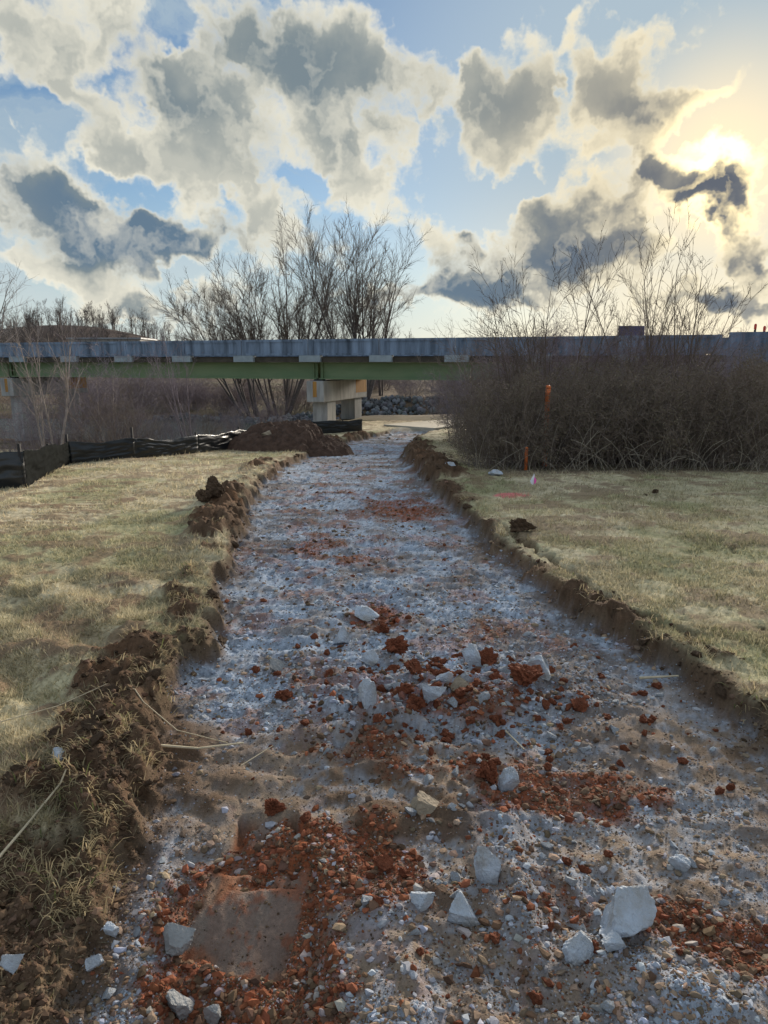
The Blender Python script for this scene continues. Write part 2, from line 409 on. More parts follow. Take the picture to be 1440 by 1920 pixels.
    c = mixc(c, ss(n_mid, .50, .70) * .6, TAN * .75); c = mixc(c, ss(fbm(x, y, 1.8, 4, 46, .6), .48, .64) * .75, np.array([.16, .12, .095])); c = mixc(c, ss(fbm(x, y, 3.1, 4, 47, .65), .56, .68) * .5, CLAY_RED * .9 + .05)
    nearmask = 1 - ss(y, 2.9, 3.5)
    tan = np.clip(nearmask * (.45 + .55 * ss(n_big + .25 * (n_mid - .5), .30, .55)), 0, 1)
    tan = np.clip(tan + ell(x, y, 1300, 1330, 160, 110) * .9 + ell(x, y, 1230, 1540, 170, 50) + ell(x, y, 520, 1410, 140, 40) * .8, 0, 1)
    c = mixc(c, tan * .85 * (.5 + .7 * ss(n_fine, .35, .6)), TAN)
    brown = np.clip(.55 * nearmask + ell(x, y, 520, 1480, 200, 70) + ell(x, y, 800, 1500, 180, 110) + ell(x, y, 1040, 1560, 90, 100) + ss(ins, .30, .05) * .9, 0, 1) * ss(n_mid + .3 * n_fine, .48, .75)
    c = mixc(c, brown * .9, SOIL * 1.15)
    red = 1.5 * ell(x, y, 440, 1780, 220, 200) + 1.1 * ell(x, y, 560, 1540, 150, 70) + .9 * ell(x, y, 1390, 1720, 130, 80) + .8 * ell(x, y, 730, 1590, 110, 80) + .55 * ell(x, y, 870, 1275, 300, 65) \
        + .5 * ell(x, y, 680, 1010, 110, 45) + .4 * ell(x, y, 640, 905, 120, 18) + .45 * ell(x, y, 900, 1150, 140, 40) + .85 * ell(x, y, 700, 1122, 60, 26) + .85 * ell(x, y, 760, 935, 90, 22) + .75 * ell(x, y, 1120, 1440, 240, 60) + .5 * ell(x, y, 850, 1400, 160, 50) + .4 * ell(x, y, 520, 1225, 90, 40) + .4 * ell(x, y, 560, 1000, 70, 30) + .35 * ell(x, y, 850, 1020, 60, 60) + .5 * ell(x, y, 330, 1640, 60, 90) + .55 * ell(x, y, 1050, 1640, 90, 90) + .45 * ell(x, y, 620, 1370, 120, 30) + .5 * ell(x, y, 930, 1460, 50, 40) + .4 * ell(x, y, 1250, 1660, 120, 60)
    red = ss(red * (.35 + 1.2 * fbm(x, y, 2.6, 4, 45, .6)) + .55 * (n_fine - .5) + .5 * (n_mid - .5), .34, .60)
    red = red * (.35 + .65 * ss(n_grit + .5 * (n_fine - .5), .30, .52))
    c = mixc(c, red * .93, CLAY_RED); c = mixc(c, red * ss(n_mid, .52, .7) * .5, SOIL); c = c * (1 + red[..., None] * (n_grit[..., None] - .5) * .9)
    smear = pad * ss(fbm(x * 6, y * .8, 3, 3, 44), .35, .65)
    c = mixc(c, pad * .9, np.array([.32, .145, .08])); c = mixc(c, smear * .7, TAN * 1.0); c = mixc(c, pad * ss(n_mid, .44, .58) * .75, np.array([.20, .17, .15])); c = mixc(c, pad * ss(n_fine, .55, .66) * .6, CLAY_RED * 1.1)
    gh = np.clip(heap * 1.3, 0, 1) * (1 - np.clip(ell(x, y, 1400, 1720, 110, 60) * 1.5, 0, 1)) * ss(n_mid, .25, .5)
    c = mixc(c, gh * .85, GRAVEL * 1.02); c = c * (1 + gh[..., None] * (n_grit[..., None] - .5) * .8)
    c = mixc(c, ss(n_fine, .60, .72) * .35 * ss(y, 3, 4), GRAVEL * 1.35)
    # grass
    dead = STRAW * (.55 + .9 * n_fine[..., None]) * (.75 + .5 * n_big[..., None]); gm = ss(fbm(x, y, .8, 5, 51, .6), .47, .68) * .7 + .12 * ss(ins, -.9, -.2)
    gm = gm * (1 - .6 * rough_l) + .30 * ss(x, 2.0, 5.0)
    gcol = mixc(dead, np.clip(gm, 0, .9) * .75, GREEN * 1.15)
    bare = np.clip(ss(n_mid + .6 * (n_big - .5), .53, .66) * .8 + rough_l * .75 * ss(n_mid, .38, .6) + 1.2 * ell(x, y, 130, 960, 75, 45) * ss(n_mid + .25 * np.sin(y * 38), .40, .6), 0, 1)
    gcol = mixc(gcol, bare * .85, SOIL * 1.8)
    gcol = mixc(gcol, ss(fbm(x, y, 3.4, 4, 57, .65), .55, .70) * .55, np.array([.24, .185, .115]))
    litter = ss(y + .8 * w1 + .5 * w2, 10.6, 11.7) * ss(x - .25 * (y - 11.5), 1.3, 1.9) * (1 - ss(y, 24, 26))
    gcol = mixc(gcol, litter * (.45 + .55 * ss(n_fine, .35, .55)), np.array([.15, .115, .085]))
    bare = np.maximum(bare, litter * .9)
    pink = ss(ell(x, y, 960, 928, 45, 7) * (.4 + 1.1 * fbm(x, y, 9, 3, 61)), .42, .62)
    gcol = mixc(gcol, pink * .75, np.array([.75, .16, .20]))
    soilm = np.clip(ss(bl * (.4 + n_mid + .8 * (n_fine - .5)), .22, .5) + ss(br * (.4 + n_mid), .15, .4) + ss(farr * (.4 + n_mid), .22, .5) + .95 * crack, 0, 1)
    soilm = np.maximum(soilm, ss(-.52 + w2 * .3, -1, -1) * 0)
    lowl = ss(x, -.75, -1.0) * ss(y, 2.75, 2.2) * ss(-x, 1.75, 1.35 + 0 * x)            # bare soil slope in the near left corner
    lowl = ss(np.clip((2.9 - y), 0, 1) * 1.2 - np.clip(-1.02 - x, 0, 9) * 1.6 - .2 + .8 * w2, 0, .25)
    soilc = SOIL * (.65 + .75 * n_fine[..., None]) * (.75 + .5 * n_grit[..., None])
    soilc = mixc(soilc, ss(n_big, .5, .7) * .35, np.array([.19, .10, .055]))
    grassy = (1 - inside)
    c = mixc(c, grassy, 0) + gcol * grassy[..., None]
    edge = np.exp(-((ins - .02) / .07) ** 2)
    m = np.clip(np.maximum(np.maximum(soilm, edge * .9 * (1 - far)), lowl * grassy), 0, 1)
    c = mixc(c, m, 0) + soilc * m[..., None]
    h = h - .06 * lowl * grassy + lowl * grassy * ((n_fine - .5) * .05 + (n_mid - .5) * .06)
    pave = far * ss(il, -.1, .05) * ss(ir, -.1, .05)
    c = mixc(c, pave, np.array([.42, .385, .32])); h = h * (1 - pave) + (z + .01) * pave
    turf = grassy * (1 - m) * (1 - .75 * bare) * (1 - pave)
    gv = np.clip(1 - .9 * tan - .9 * brown - red - pad, 0, 1); gv = np.maximum(gv, gh * .75)
    return h, np.clip(c, .01, .9), turf, inside, red * (1 - pad), m, gv, pad

# ------------------------------------------------------------------ ground sheets
M_GROUND = material('worked_earth', (.3, .3, .3), .95, .22, 70, .55, 160, attr=True, spec=.12)
M_LAWN = material('dormant_turf', (.3, .3, .2), .95, .25, 45, .5, 110, attr=True, spec=.08)
NR, NC = 640, 780
yy = .85 * np.exp(np.linspace(0, math.log(31 / .85), NR)); sj = np.linspace(-1, 1, NC)
GY = np.repeat(yy[:, None], NC, 1); GX = sj[None, :] * (1.05 + .64 * GY)
GH, GC, GT, GI, GRD, GM, GV, GP = surface(GX, GY)
idx = np.arange(NR * NC).reshape(NR, NC)
Q = np.stack([idx[:-1, :-1], idx[:-1, 1:], idx[1:, 1:], idx[1:, :-1]], -1).reshape(-1, 4)
mk = (GI > .5)[:-1, :-1].ravel()
PV = np.stack([GX, GY, GH], -1).reshape(-1, 3); PC = GC.reshape(-1, 3)
def submesh(name, sel, mat):
    q = Q[sel]; used, inv = np.unique(q, return_inverse=True)
    return mesh(name, PV[used], inv.reshape(-1, 4), mat, True, PC[used])
obj('path', submesh('path', mk, M_GROUND), kind='structure', label='torn-up gravel path of blue-grey stone and red clay')
obj('lawn', submesh('lawn', ~mk, M_LAWN), kind='structure', label='dormant straw-coloured lawn with soil edges beside the dug path')

def ground_z(x, y):
    """height on the built sheet (bilinear look-up)"""
    x, y = np.atleast_1d(np.asarray(x, float)), np.atleast_1d(np.asarray(y, float))
    fi = np.clip(np.log(np.maximum(y, .86) / .85) / math.log(31 / .85) * (NR - 1), 0, NR - 1.001)
    fj = np.clip((x / (1.05 + .64 * y) + 1) / 2 * (NC - 1), 0, NC - 1.001)
    i, j = fi.astype(int), fj.astype(int); a, b = fi - i, fj - j
    zg = (GH[i, j] * (1 - a) * (1 - b) + GH[i + 1, j] * a * (1 - b) + GH[i, j + 1] * (1 - a) * b + GH[i + 1, j + 1] * a * b)
    out = (np.abs(x) > 1.05 + .64 * y) | (y > 31) | (y < .85)
    return np.where(out, land(x, y), zg)

def far_land():
    u = np.linspace(-1, 1, 331)
    X = np.sign(u) * (np.abs(u) * 42 + 1900 * np.abs(u) ** 6)
    v = np.linspace(0, 1, 300); Y = -12 + v * 100 + 2400 * v ** 7
    AX, AY = np.meshgrid(X, Y)
    Z = land(AX, AY) + (fbm(AX, AY, .6, 3, 71) - .5) * .10
    inside = np.minimum(1.05 + .64 * AY - np.abs(AX), np.minimum(AY - .85, 31 - AY))
    Z = Z - .02 - .6 * ss(inside, .15, .9)
    n = fbm(AX, AY, .35, 4, 72)
    c = np.array([.13, .095, .065]) * (.6 + .8 * n[..., None])
    rd = seg_dist(AX, AY, RIVER)
    g = ss(fbm(AX, AY, .12, 3, 73), .45, .6) * ss(rd, 7, 12)
    c = c * (1 - g[..., None]) + np.array([.15, .13, .08]) * g[..., None]
    hill = np.exp(-(((AX + 70) / 36) ** 2 + ((AY - 160) / 45) ** 2))
    c = c * (1 - hill[..., None]) + np.array([.075, .055, .05]) * hill[..., None]
    f = ss(AX, 14, 20)[..., None]
    i = np.arange(AX.size).reshape(AX.shape)
    q = np.stack([i[:-1, :-1], i[:-1, 1:], i[1:, 1:], i[1:, :-1]], -1).reshape(-1, 4)
    ctr = inside[:-1, :-1].ravel()
    q = q[ctr < 1.6]
    V = np.stack([AX, AY, Z], -1).reshape(-1, 3); used, inv = np.unique(q, return_inverse=True)
    obj('ground', mesh('ground', V[used], inv.reshape(-1, 4), material('wild_ground', (.2, .2, .2), .95, .35, 3.0, .6, 14, attr=True, spec=.05), True, c.reshape(-1, 3)[used]), kind='structure')
far_land()

def water():
    m = bpy.data.materials.new('river_water'); m.use_nodes = True; g = Net(m.node_tree); b = g.n['Principled BSDF']
    b.inputs['Base Color'].default_value = (.05, .06, .05, 1); b.inputs['Roughness'].default_value = .08; b.inputs['IOR'].default_value = 1.33
    nz = g.noise(g.v('MULTIPLY', g.put('ShaderNodeTexCoord').outputs['Object'], (1, 2.5, 1)), 1.6, 4, .6)
    g.set(b, 'Normal', g.put('ShaderNodeBump', {'Height': nz, 'Strength': .9, 'Distance': .14}).outputs[0])
    P = RIVER; d = norm(np.gradient(P, axis=0)); n = np.stack([-d[:, 1], d[:, 0]], 1) * 6.5
    V = np.concatenate([np.c_[P - n, np.full(len(P), WATER_Z)], np.c_[P + n, np.full(len(P), WATER_Z)]])
    k = len(P); q = np.array([[i, i + 1, k + i + 1, k + i] for i in range(k - 1)])
    obj('river_water', mesh('river_water', V, q, m), kind='structure')
water()

def paved():
    """old concrete path that carries on beyond the dug stretch, curving right"""
    P = np.array([(.95, 27.7), (1.7, 28.6), (3.2, 29.8), (5.5, 30.9), (9, 31.6), (14, 31.9)]); W = 1.25
    d = norm(np.gradient(P, axis=0)); n = np.stack([-d[:, 1], d[:, 0]], 1) * W
    a, b = P - n, P + n; V = []
    for q in (a, b):
        for x, y in q: V.append((x, y, float(land(x, y)) + .05))
    k = len(P); V += [(x, y, z - .25) for x, y, z in V]
    Fq = [[i, i + 1, k + i + 1, k + i] for i in range(k - 1)] + [[i, 2 * k + i, 2 * k + i + 1, i + 1] for i in range(k - 1)] + [[k + i, k + i + 1, 3 * k + i + 1, 3 * k + i] for i in range(k - 1)] + [[0, k, 3 * k, 2 * k]]
    obj('paved_path', mesh('paved_path', V, Fq, material('old_concrete', (.44, .40, .33), .85, .15, 3, .2, 40)), kind='structure')
paved()

# ------------------------------------------------------------------ bridge
M_PARAPET = material('weathered_concrete', (.155, .205, .285), .85, .75, 1.6, .2, 30, stretch=(2.2, 2.2, .28), detail=7)
M_LEG = material('pale_concrete', (.27, .32, .36), .85, .2, 3, .2, 30)
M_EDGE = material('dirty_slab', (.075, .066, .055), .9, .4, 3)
M_GIRDER = material('green_steel', (.15, .22, .12), .6, .22, 1.1, 0, stretch=(.6, .6, 2), col2=(.19, .25, .14))
M_SOFFIT = material('shaded_concrete', (.20, .18, .16), .9, .2, 2)
M_PIER = material('pier_concrete', (.33, .33, .325), .85, .4, 1.8, .2, 30, stretch=(2, 2, .4))
M_RUST = material('rust_stain', (.38, .20, .06), .9, .4, 4, stretch=(2, 2, .3))
M_STEEL = material('dark_steel', (.03, .03, .032), .6, .2, 5)

def bridge():
    B = empty('road_bridge', (-2.8, 29.0, 0), label='low road bridge with weathered concrete parapet on green steel girders', cat='bridge')
    B.rotation_euler = (0, 0, math.atan2(-.328, .945))
    # local axes: x along the bridge, y away from the viewer
    S0, S1, WID = -46.0, 15.0, 5.6
    bay = 3.0
    for side, (ya, yb) in enumerate(((-.12, .16), (WID - .16, WID + .12))):
        k0, k1 = int(math.floor(S0 / bay)), int(math.ceil(S1 / bay))
        for k in range(k0, k1):
            a, b = k * bay + .012 - .2, (k + 1) * bay - .012 - .2
            f = ya if side == 0 else yb; s = 1 if side == 0 else -1
            L = [(a, b, min(f + s * .035, f + s * .28), max(f + s * .035, f + s * .28), 1.905, 2.53)]
            p0, p1 = sorted((f, f + s * .036))
            L += [(a, b, p0, p1, 2.43, 2.528), (a, b, p0, p1, 1.907, 1.99), (a, a + .22, p0, p1, 1.992, 2.428), (b - .22, b, p0, p1, 1.992, 2.428)]
            boxes('parapet_panel', L, M_PARAPET, B)
            if side == 0:
                boxes('parapet_leg', [(a - .42, a + .50, ya + .004, yb - .01, 1.645, 1.903)], M_LEG, B, .01)
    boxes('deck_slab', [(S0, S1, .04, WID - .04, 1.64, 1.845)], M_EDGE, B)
    boxes('road_surface', [(S0, S1, .3, WID - .3, 1.849, 1.87)], material('asphalt', (.05, .05, .052), .9, .2, 10), B)
    for a, b in ((S0, -16.16), (-16.04, -.06), (.06, S1 - .3)):
        for y in (.50, 2.85, 4.6):
            L = [(a, b, y - .012, y + .012, 1.0, 1.60), (a, b, y - .16, y + .16, .962, 1.0), (a, b, y - .14, y + .14, 1.602, 1.636)]
            g = boxes('girder', L, M_GIRDER, B)
            for x in (a + .12, b - .14): boxes('stiffener', [(x, x + .02, y - .12, y - .014, 1.002, 1.6)], M_GIRDER, g)
    for s in (-32.2, -16.1, 0.0):
        zb = -3.2
        pr = empty('pier', (s, 0, 0)); pr.parent = B
        skew = .0
        boxes('cap_beam', [(-.38, .38, .05, 5.0, .05, .90)], M_PIER, pr, .02)
        for y in (.95, 4.0):
            boxes('column', [(-.33, .33, y - .45, y + .45, zb, .048)], M_PIER, pr, .02)
        boxes('rust_streak', [(-.10, .07, .047, .0495, .25, .88)], M_RUST, pr); boxes('rust_streak', [(.3805, .383, 3.6, 4.95, .30, .88)], M_RUST, pr)
        for y in (.50, 2.85, 4.6):
            boxes('bearing', [(-.18, .18, y - .15, y + .15, .902, .96)], M_STEEL, pr)
    ab = boxes('abutment', [(14.8, 16.0, -.1, WID + .1, -1.0, 1.63)], M_PIER, B)
    boxes('wing_wall', [(15.02, 30, -.11, .17, 1.0, 2.60)], M_PARAPET, B)
    boxes('wing_wall', [(15.02, 30, WID - .17, WID + .11, 1.0, 2.60)], M_PARAPET, B)
bridge()
# ------------------------------------------------------------------ stones, clods and gravel
import bmesh
def ico(sub):
    bm = bmesh.new(); bmesh.ops.create_icosphere(bm, subdivisions=sub, radius=1.0)
    V = np.array([v.co[:] for v in bm.verts]); Fc = np.array([[v.index for v in f.verts] for f in bm.faces]); bm.free()
    return V, Fc
ICO1, ICO2, ICO3, ICO4 = ico(1), ico(2), ico(3), ico(5)
OCT = (np.array([(1, 0, 0), (-1, 0, 0), (0, 1, 0), (0, -1, 0), (0, 0, 1), (0, 0, -1)], float),
       np.array([(0, 2, 4), (2, 1, 4), (1, 3, 4), (3, 0, 4), (2, 0, 5), (1, 2, 5), (3, 1, 5), (0, 3, 5)]))

def n3(V, sc, seed):
    return (fbm(V[:, 0] * 1.0 + V[:, 2] * .7, V[:, 1] - V[:, 2] * .6, sc, 3, seed) + fbm(V[:, 2] + 5.2 + V[:, 1] * .5, V[:, 0] * .8 - 3.1, sc, 3, seed + 9)) * .5

def rock_mesh(name, seed, size, mat, clods=False, sub=4):
    r = np.random.default_rng(seed); V, Fc = (ICO4 if sub == 4 else ICO3 if sub == 3 else ICO2); V = V.copy()
    if not clods:
        for k in range(r.integers(7, 11)):                       # broken faces
            n = norm(r.normal(0, 1, 3)); dcut = r.uniform(.22, .68)
            t = V @ n; V = V - np.where(t > dcut, t - dcut, 0)[:, None] * n
        V = V * (1 + .42 * (n3(V, 1.6, seed) - .5) + .30 * (n3(V, 5.0, seed + 3) - .5) + .16 * (n3(V, 13, seed + 4) - .5))[:, None]
    else:
        b = 1 - np.abs(2 * n3(V, 3.2, seed) - 1)
        for k in range(5):
            n = norm(r.normal(0, 1, 3)); dcut = r.uniform(.35, .8); t = V @ n; V = V - np.where(t > dcut, t - dcut, 0)[:, None] * n
        V = V * (.70 + 1.0 * (n3(V, 1.9, seed + 1) - .3) + .65 * (b - .6) + .75 * (n3(V, 6, seed + 2) - .5) + .55 * (n3(V, 15, seed + 5) - .5))[:, None]
    V = V - (V.max(0) + V.min(0)) / 2; V = V / (np.ptp(V, axis=0) / 2)
    V = V * np.array(size)
    V[:, 2] -= V[:, 2].min()
    return mesh(name, V, Fc, mat, smooth=False)

M_ROCK = material('pale_limestone', (.48, .54, .63), .9, .22, 7, .7, 60, col2=(.36, .35, .34))
M_ROCKG = material('grey_stone', (.30, .30, .30), .9, .3, 14, .5, 60)
M_ROCKT = material('tan_stone', (.33, .27, .20), .9, .3, 14, .5, 60)
M_RED = material('red_clay', (.20, .066, .034), .95, .55, 22, .6, 90)
M_SOIL = material('brown_soil', (.105, .068, .044), .95, .5, 22, .7, 90)

def drop(o, x, y, sink):
    o.location = (x, y, float(ground_z(x, y)[0]) - sink); return o

# photo x, y of the stone's foot, width px, height px, kind, label
ROCKS = [
 (918,1655,62,80,0,'large pale egg-shaped stone standing upright in the red rubble'),
 (1185,1765,118,105,0,'biggest pale rock, a broad slab with raised corner near the bottom right'),
 (1085,1812,56,58,0,'pale angular rock leaning just left below the biggest slab'),
 (1152,1808,42,36,0,'small flat pale slab tucked under the biggest rock'),
 (793,1718,44,36,0,'pale wedge-shaped stone left of a flaky twin in the foreground'),
 (862,1740,60,52,0,'flaky pale stone with a jagged tail beside the wedge-shaped one'),
 (1273,1624,34,28,0,'lone small pale stone below the sunken track print'),
 (322,1765,64,52,1,'round grey stone at the left rim of the red clay pit'),
 (330,1872,56,56,1,'rough grey lump half sunk in red clay at the bottom'),
 (394,1880,32,52,1,'thin grey flake standing in the red clay at the bottom'),
 (815,1340,48,48,0,'bright pale block tilted in the middle of the red rubble band'),
 (883,1250,34,40,0,'pale pointed stone at the upper edge of the red rubble band'),
 (1015,1278,40,42,0,'bluish lump right of centre in the rubble band'),
 (693,1350,30,56,0,'whitish narrow stone at the left end of the rubble band'),
 (637,1208,28,38,0,'pale upright stone alone on gravel left of the rubble band'),
 (802,1530,58,42,2,'tan earthy stone in the brown soil mid foreground'),
 (950,1478,34,56,0,'tall white-blue splinter standing on the ridge of red clods'),
 (695,1250,30,22,0,'small round blue stone just above the rubble band'),
 (180,1832,34,34,0,'pale chip on dark soil at the lower left'),
 (205,1770,26,28,0,'little pale chip left of the red clay pit'),
 (24,1868,38,46,0,'elongated pale chip in the bottom left corner on soil'),
 (112,1500,36,18,0,'flat bluish chip lying on dead grass by the long straw'),
 (833,1296,30,24,0,'smaller pale stone up left of the bright block'),
 (862,1312,34,30,2,'beige stone touching red clods above the bright block'),
 (685,1160,46,16,0,'long flat grey slab lying on the gravel beyond the rubble'),
 (517,1260,28,24,1,'dark grey pointed stone on the left gravel'),
 (930,908,22,12,0,'bluish scrap of stone lying on the right lawn edge'),
 (850,902,26,16,0,'pale stone on top of the right soil bank far off'),
]
for i, (x, y, w, h, kd, lab) in enumerate(ROCKS):
    X, Y = px(x, y, -.12); k = Y / 1330 * 1.06
    sx, sz = w * k * .5, h * k * .52
    me = rock_mesh('rock', 100 + i, (sx * 1.2, sx * .9, sz * 1.12), (M_ROCK, M_ROCKG, M_ROCKT)[kd])
    o = obj('rock', me, label=lab, cat='rock'); drop(o, X, Y + sx * .5, sz * .32); o.rotation_euler = (rng.uniform(-.15, .15), rng.uniform(-.2, .2), rng.uniform(-.4, .4))

CLODS = [(985,1000,56,34,1,'dark brown soil clod perched on the right lawn edge'),(405,945,36,42,1,'upright brown soil clod on the left bank with a pale cap'),
         (380,950,30,30,1,'smaller brown clod left of the upright one on the bank'),(745,1225,50,44,0,'red clay lump above the left end of the rubble band'),
         (915,1236,42,36,0,'red clay clod beside the pale pointed stone'),(715,1180,34,26,0,'brick-red clod on grey gravel near the path middle'),
         (775,1275,40,30,0,'rust-red clod just up left of the bright block'),(780,1330,40,34,0,'orange-red clod touching the left of the bright block'),
         (915,1455,46,46,0,'big red clay clod left of the tall white splinter'),(515,1510,44,38,0,'squarish red lump at the top of the clay pit'),
         (990,1300,70,46,0,'wide dark-red clod heap right of the bright block'),(1090,1320,36,28,0,'isolated rust clod at the right end of the rubble band'),
         (720,1625,46,36,0,'reddish brown clod in soil left of the upright egg stone'),(1100,870,20,12,1,'tiny brown clod by the thicket foot'),
         (530,1290+10,40,22,0,'low red clod pile on the left gravel'),(1230,985-60,14,10,1,'small earth crumb on the right lawn')]
for i, (x, y, w, h, kd, lab) in enumerate(CLODS):
    X, Y = px(x, y, -.08 if kd == 0 else 0); k = Y / 1330 * 1.06
    me = rock_mesh('clod', 300 + i, (w * k * .5, w * k * .42, h * k * .5), (M_RED, M_SOIL)[kd], True, 4)
    drop(obj('soil_clod' if kd else 'clay_clod', me, label=lab, cat='clod'), X, Y + w * k * .3, h * k * .15)

def sample(n, ymin, ymax, wfun, r, tries=14):
    """random ground points, denser near, kept with probability wfun"""
    m = n * tries
    y = ymin * ymax / (ymin + r.random(m) * (ymax - ymin)) ; x = r.uniform(-1, 1, m) * (1.0 + .62 * y)
    fi = np.clip((np.log(y / .85) / math.log(31 / .85) * (NR - 1)).astype(int), 0, NR - 1)
    fj = np.clip(((x / (1.05 + .64 * y) + 1) / 2 * (NC - 1)).astype(int), 0, NC - 1)
    keep = np.nonzero(r.random(m) < wfun(x, y, fi, fj))[0][:n]
    return x[keep], y[keep], fi[keep], fj[keep]

BAND = lambda x, y: ell(x, y, 840, 1262, 260, 75)
RUB = lambda x, y: np.clip(1.9 * BAND(x, y) + .7 * ell(x, y, 720, 1110, 150, 70) + .45 * ell(x, y, 950, 1620, 200, 200) + .3 * ell(x, y, 650, 950, 150, 60) + .4 * ell(x, y, 680, 1330, 110, 70), 0, 2)
def PADM(x, y):
    fi = np.clip((np.log(np.maximum(y, .86) / .85) / math.log(31 / .85) * (NR - 1)).astype(int), 0, NR - 1); fj = np.clip(((x / (1.05 + .64 * y) + 1) / 2 * (NC - 1)).astype(int), 0, NC - 1)
    return GP[fi, fj]

r = np.random.default_rng(41)
smalls = [rock_mesh('stone_chip', 500 + i, (1, .8, .62), M_ROCK, False, 3) for i in range(6)]
def two(wide, n1, n2):
    a = sample(n1, 1.4, 16, wide, r); b = sample(n2, 2.6, 8, lambda x, y, i, j: (GI[i, j] > .9) * BAND(x, y) ** .8, r, 30)
    return [np.concatenate(q) for q in zip(a, b)]
x, y, fi, fj = two(lambda x, y, i, j: (GI[i, j] > .9) * (.07 + RUB(x, y)) * (1 - GRD[i, j] * .5) * (PADM(x, y) < .4), 140, 155); bd = BAND(x, y)
z = ground_z(x, y)
for i in range(len(x)):
    o = obj('stone_chip', smalls[i % 6], label='small pale bluish stone chip scattered over the torn-up path', cat='stone', group='small pale stone chips on the path')
    s = (.007 + .020 * r.random() ** 2.4) * (1 + .08 * y[i]) * (1 + .35 * bd[i]); o.scale = (s, s * r.uniform(.7, 1), s * r.uniform(.7, 1.1)); o.location = (x[i], y[i], z[i] - s * .32)
    o.rotation_euler = (r.uniform(-.5, .5), r.uniform(-.5, .5), r.uniform(0, 6.28))
lumps = [rock_mesh('clay_lump', 600 + i, (1, .85, .75), M_RED, True, 3) for i in range(6)]
x, y, fi, fj = two(lambda x, y, i, j: (GI[i, j] > .9) * (GRD[i, j] * .25 + .9 * RUB(x, y)) * (PADM(x, y) < .4), 130, 165); bd = BAND(x, y)
z = ground_z(x, y)
for i in range(len(x)):
    o = obj('clay_lump', lumps[i % 6], label='small crumbly red clay lump in the dug path', cat='clod', group='small red clay lumps in the path')
    s = (.008 + .018 * r.random() ** 2) * (1 + .07 * y[i]) * (1 + .5 * bd[i]); o.scale = (s, s * r.uniform(.7, 1), s * r.uniform(.7, 1.1)); o.location = (x[i], y[i], z[i] - s * .2)
    o.rotation_euler = (r.uniform(-.5, .5), r.uniform(-.5, .5), r.uniform(0, 6.28))
dirt = [rock_mesh('earth_lump', 650 + i, (1.1, .85, .6), M_SOIL, True, 3) for i in range(6)]
x, y, fi, fj = sample(240, 2.2, 24, lambda x, y, i, j: (GM[i, j] > .6) * .8 * np.minimum(1, y / 5), r, 40)
z = ground_z(x, y)
for i in range(len(x)):
    o = obj('earth_lump', dirt[i % 6], label='brown earth lump turned up along the path edge', cat='clod', group='brown earth lumps along the path edges')
    s = (.009 + .036 * r.random() ** 3) * (1 + .06 * y[i]); o.scale = (s, s * r.uniform(.7, 1), s * r.uniform(.7, 1.2)); o.location = (x[i], y[i], z[i] - s * .3)
    o.rotation_euler = (r.uniform(-.5, .5), r.uniform(-.5, .5), r.uniform(0, 6.28))

def scatter(name, x, y, size, cols, mat, base, label, flat=.75, sink=.15):
    r = np.random.default_rng(len(x)); n = len(x); V, Fc = base; k = len(V)
    P = V[None] * r.uniform(.6, 1.35, (n, k, 1))
    P = P * np.stack([r.uniform(.8, 1.3, n), r.uniform(.6, 1, n), r.uniform(.5, 1, n) * flat], 1)[:, None]
    a, b = r.uniform(0, 6.28, n), r.uniform(-.7, .7, n)
    ca, sa, cb, sb = np.cos(a)[:, None], np.sin(a)[:, None], np.cos(b)[:, None], np.sin(b)[:, None]
    X, Y_, Z = P[..., 0], P[..., 1] * cb - P[..., 2] * sb, P[..., 1] * sb + P[..., 2] * cb
    P = np.stack([X * ca - Y_ * sa, X * sa + Y_ * ca, Z], -1) * size[:, None, None]
    P += np.stack([x, y, ground_z(x, y) + size * sink], 1)[:, None]
    Fa = (Fc[None] + (np.arange(n) * k)[:, None, None]).reshape(-1, 3)
    obj(name, mesh(name, P.reshape(-1, 3), Fa, mat, False, np.repeat(cols, k, 0)), kind='stuff', label=label)

M_GRIT = material('loose_stone', (.4, .4, .4), .9, .15, 90, 0, attr=True, spec=.15)
def var(n, base, r, k=.45): return np.asarray(base) * r.uniform(1 - k, 1 + k, (n, 1)) * r.uniform(.94, 1.06, (n, 3))
# coarse then fine gravel
x, y, fi, fj = sample(16000, 1.3, 26, lambda x, y, i, j: (GI[i, j] > .8) * (.10 + .9 * GV[i, j]) * (PADM(x, y) < .45), r, 8)
c = var(len(x), [.39, .445, .53], r, .55); c = .50 * c + .5 * GC[fi, fj]; brn = r.random(len(x)) < .28 + .3 * (y < 3.2); c[brn] = var(brn.sum(), [.24, .17, .12], r, .5)
scatter('gravel', x, y, (.0032 + .011 * r.random(len(x)) ** 5) * (1 + .16 * y), c, M_GRIT, ICO1, 'loose blue-grey gravel over the dug path')
x, y, fi, fj = sample(34000, 1.25, 22, lambda x, y, i, j: (GI[i, j] > .6) * (.16 + .84 * GV[i, j]) * (PADM(x, y) < .97) * (.15 + .85 * ss(fbm(x, y, 2.2, 3, 81), .35, .65)), r, 8)
c = var(len(x), [.35, .40, .48], r, .6); c = .45 * c + .58 * GC[fi, fj]; brn = r.random(len(x)) < .30 + .3 * (y < 3.2); c[brn] = var(brn.sum(), [.20, .14, .10], r, .5)
scatter('grit', x, y, (.0018 + .0028 * r.random(len(x)) ** 2) * (1 + .22 * y), c, M_GRIT, OCT, 'fine grey grit between the larger stones')
def clay(n, r):
    c = var(n, [.20, .068, .034], r, .5); k = r.random(n); b = k < .45; c[b] = var(b.sum(), [.13, .078, .05], r, .5); b = k > .93; c[b] = var(b.sum(), [.34, .31, .30], r, .3); return c
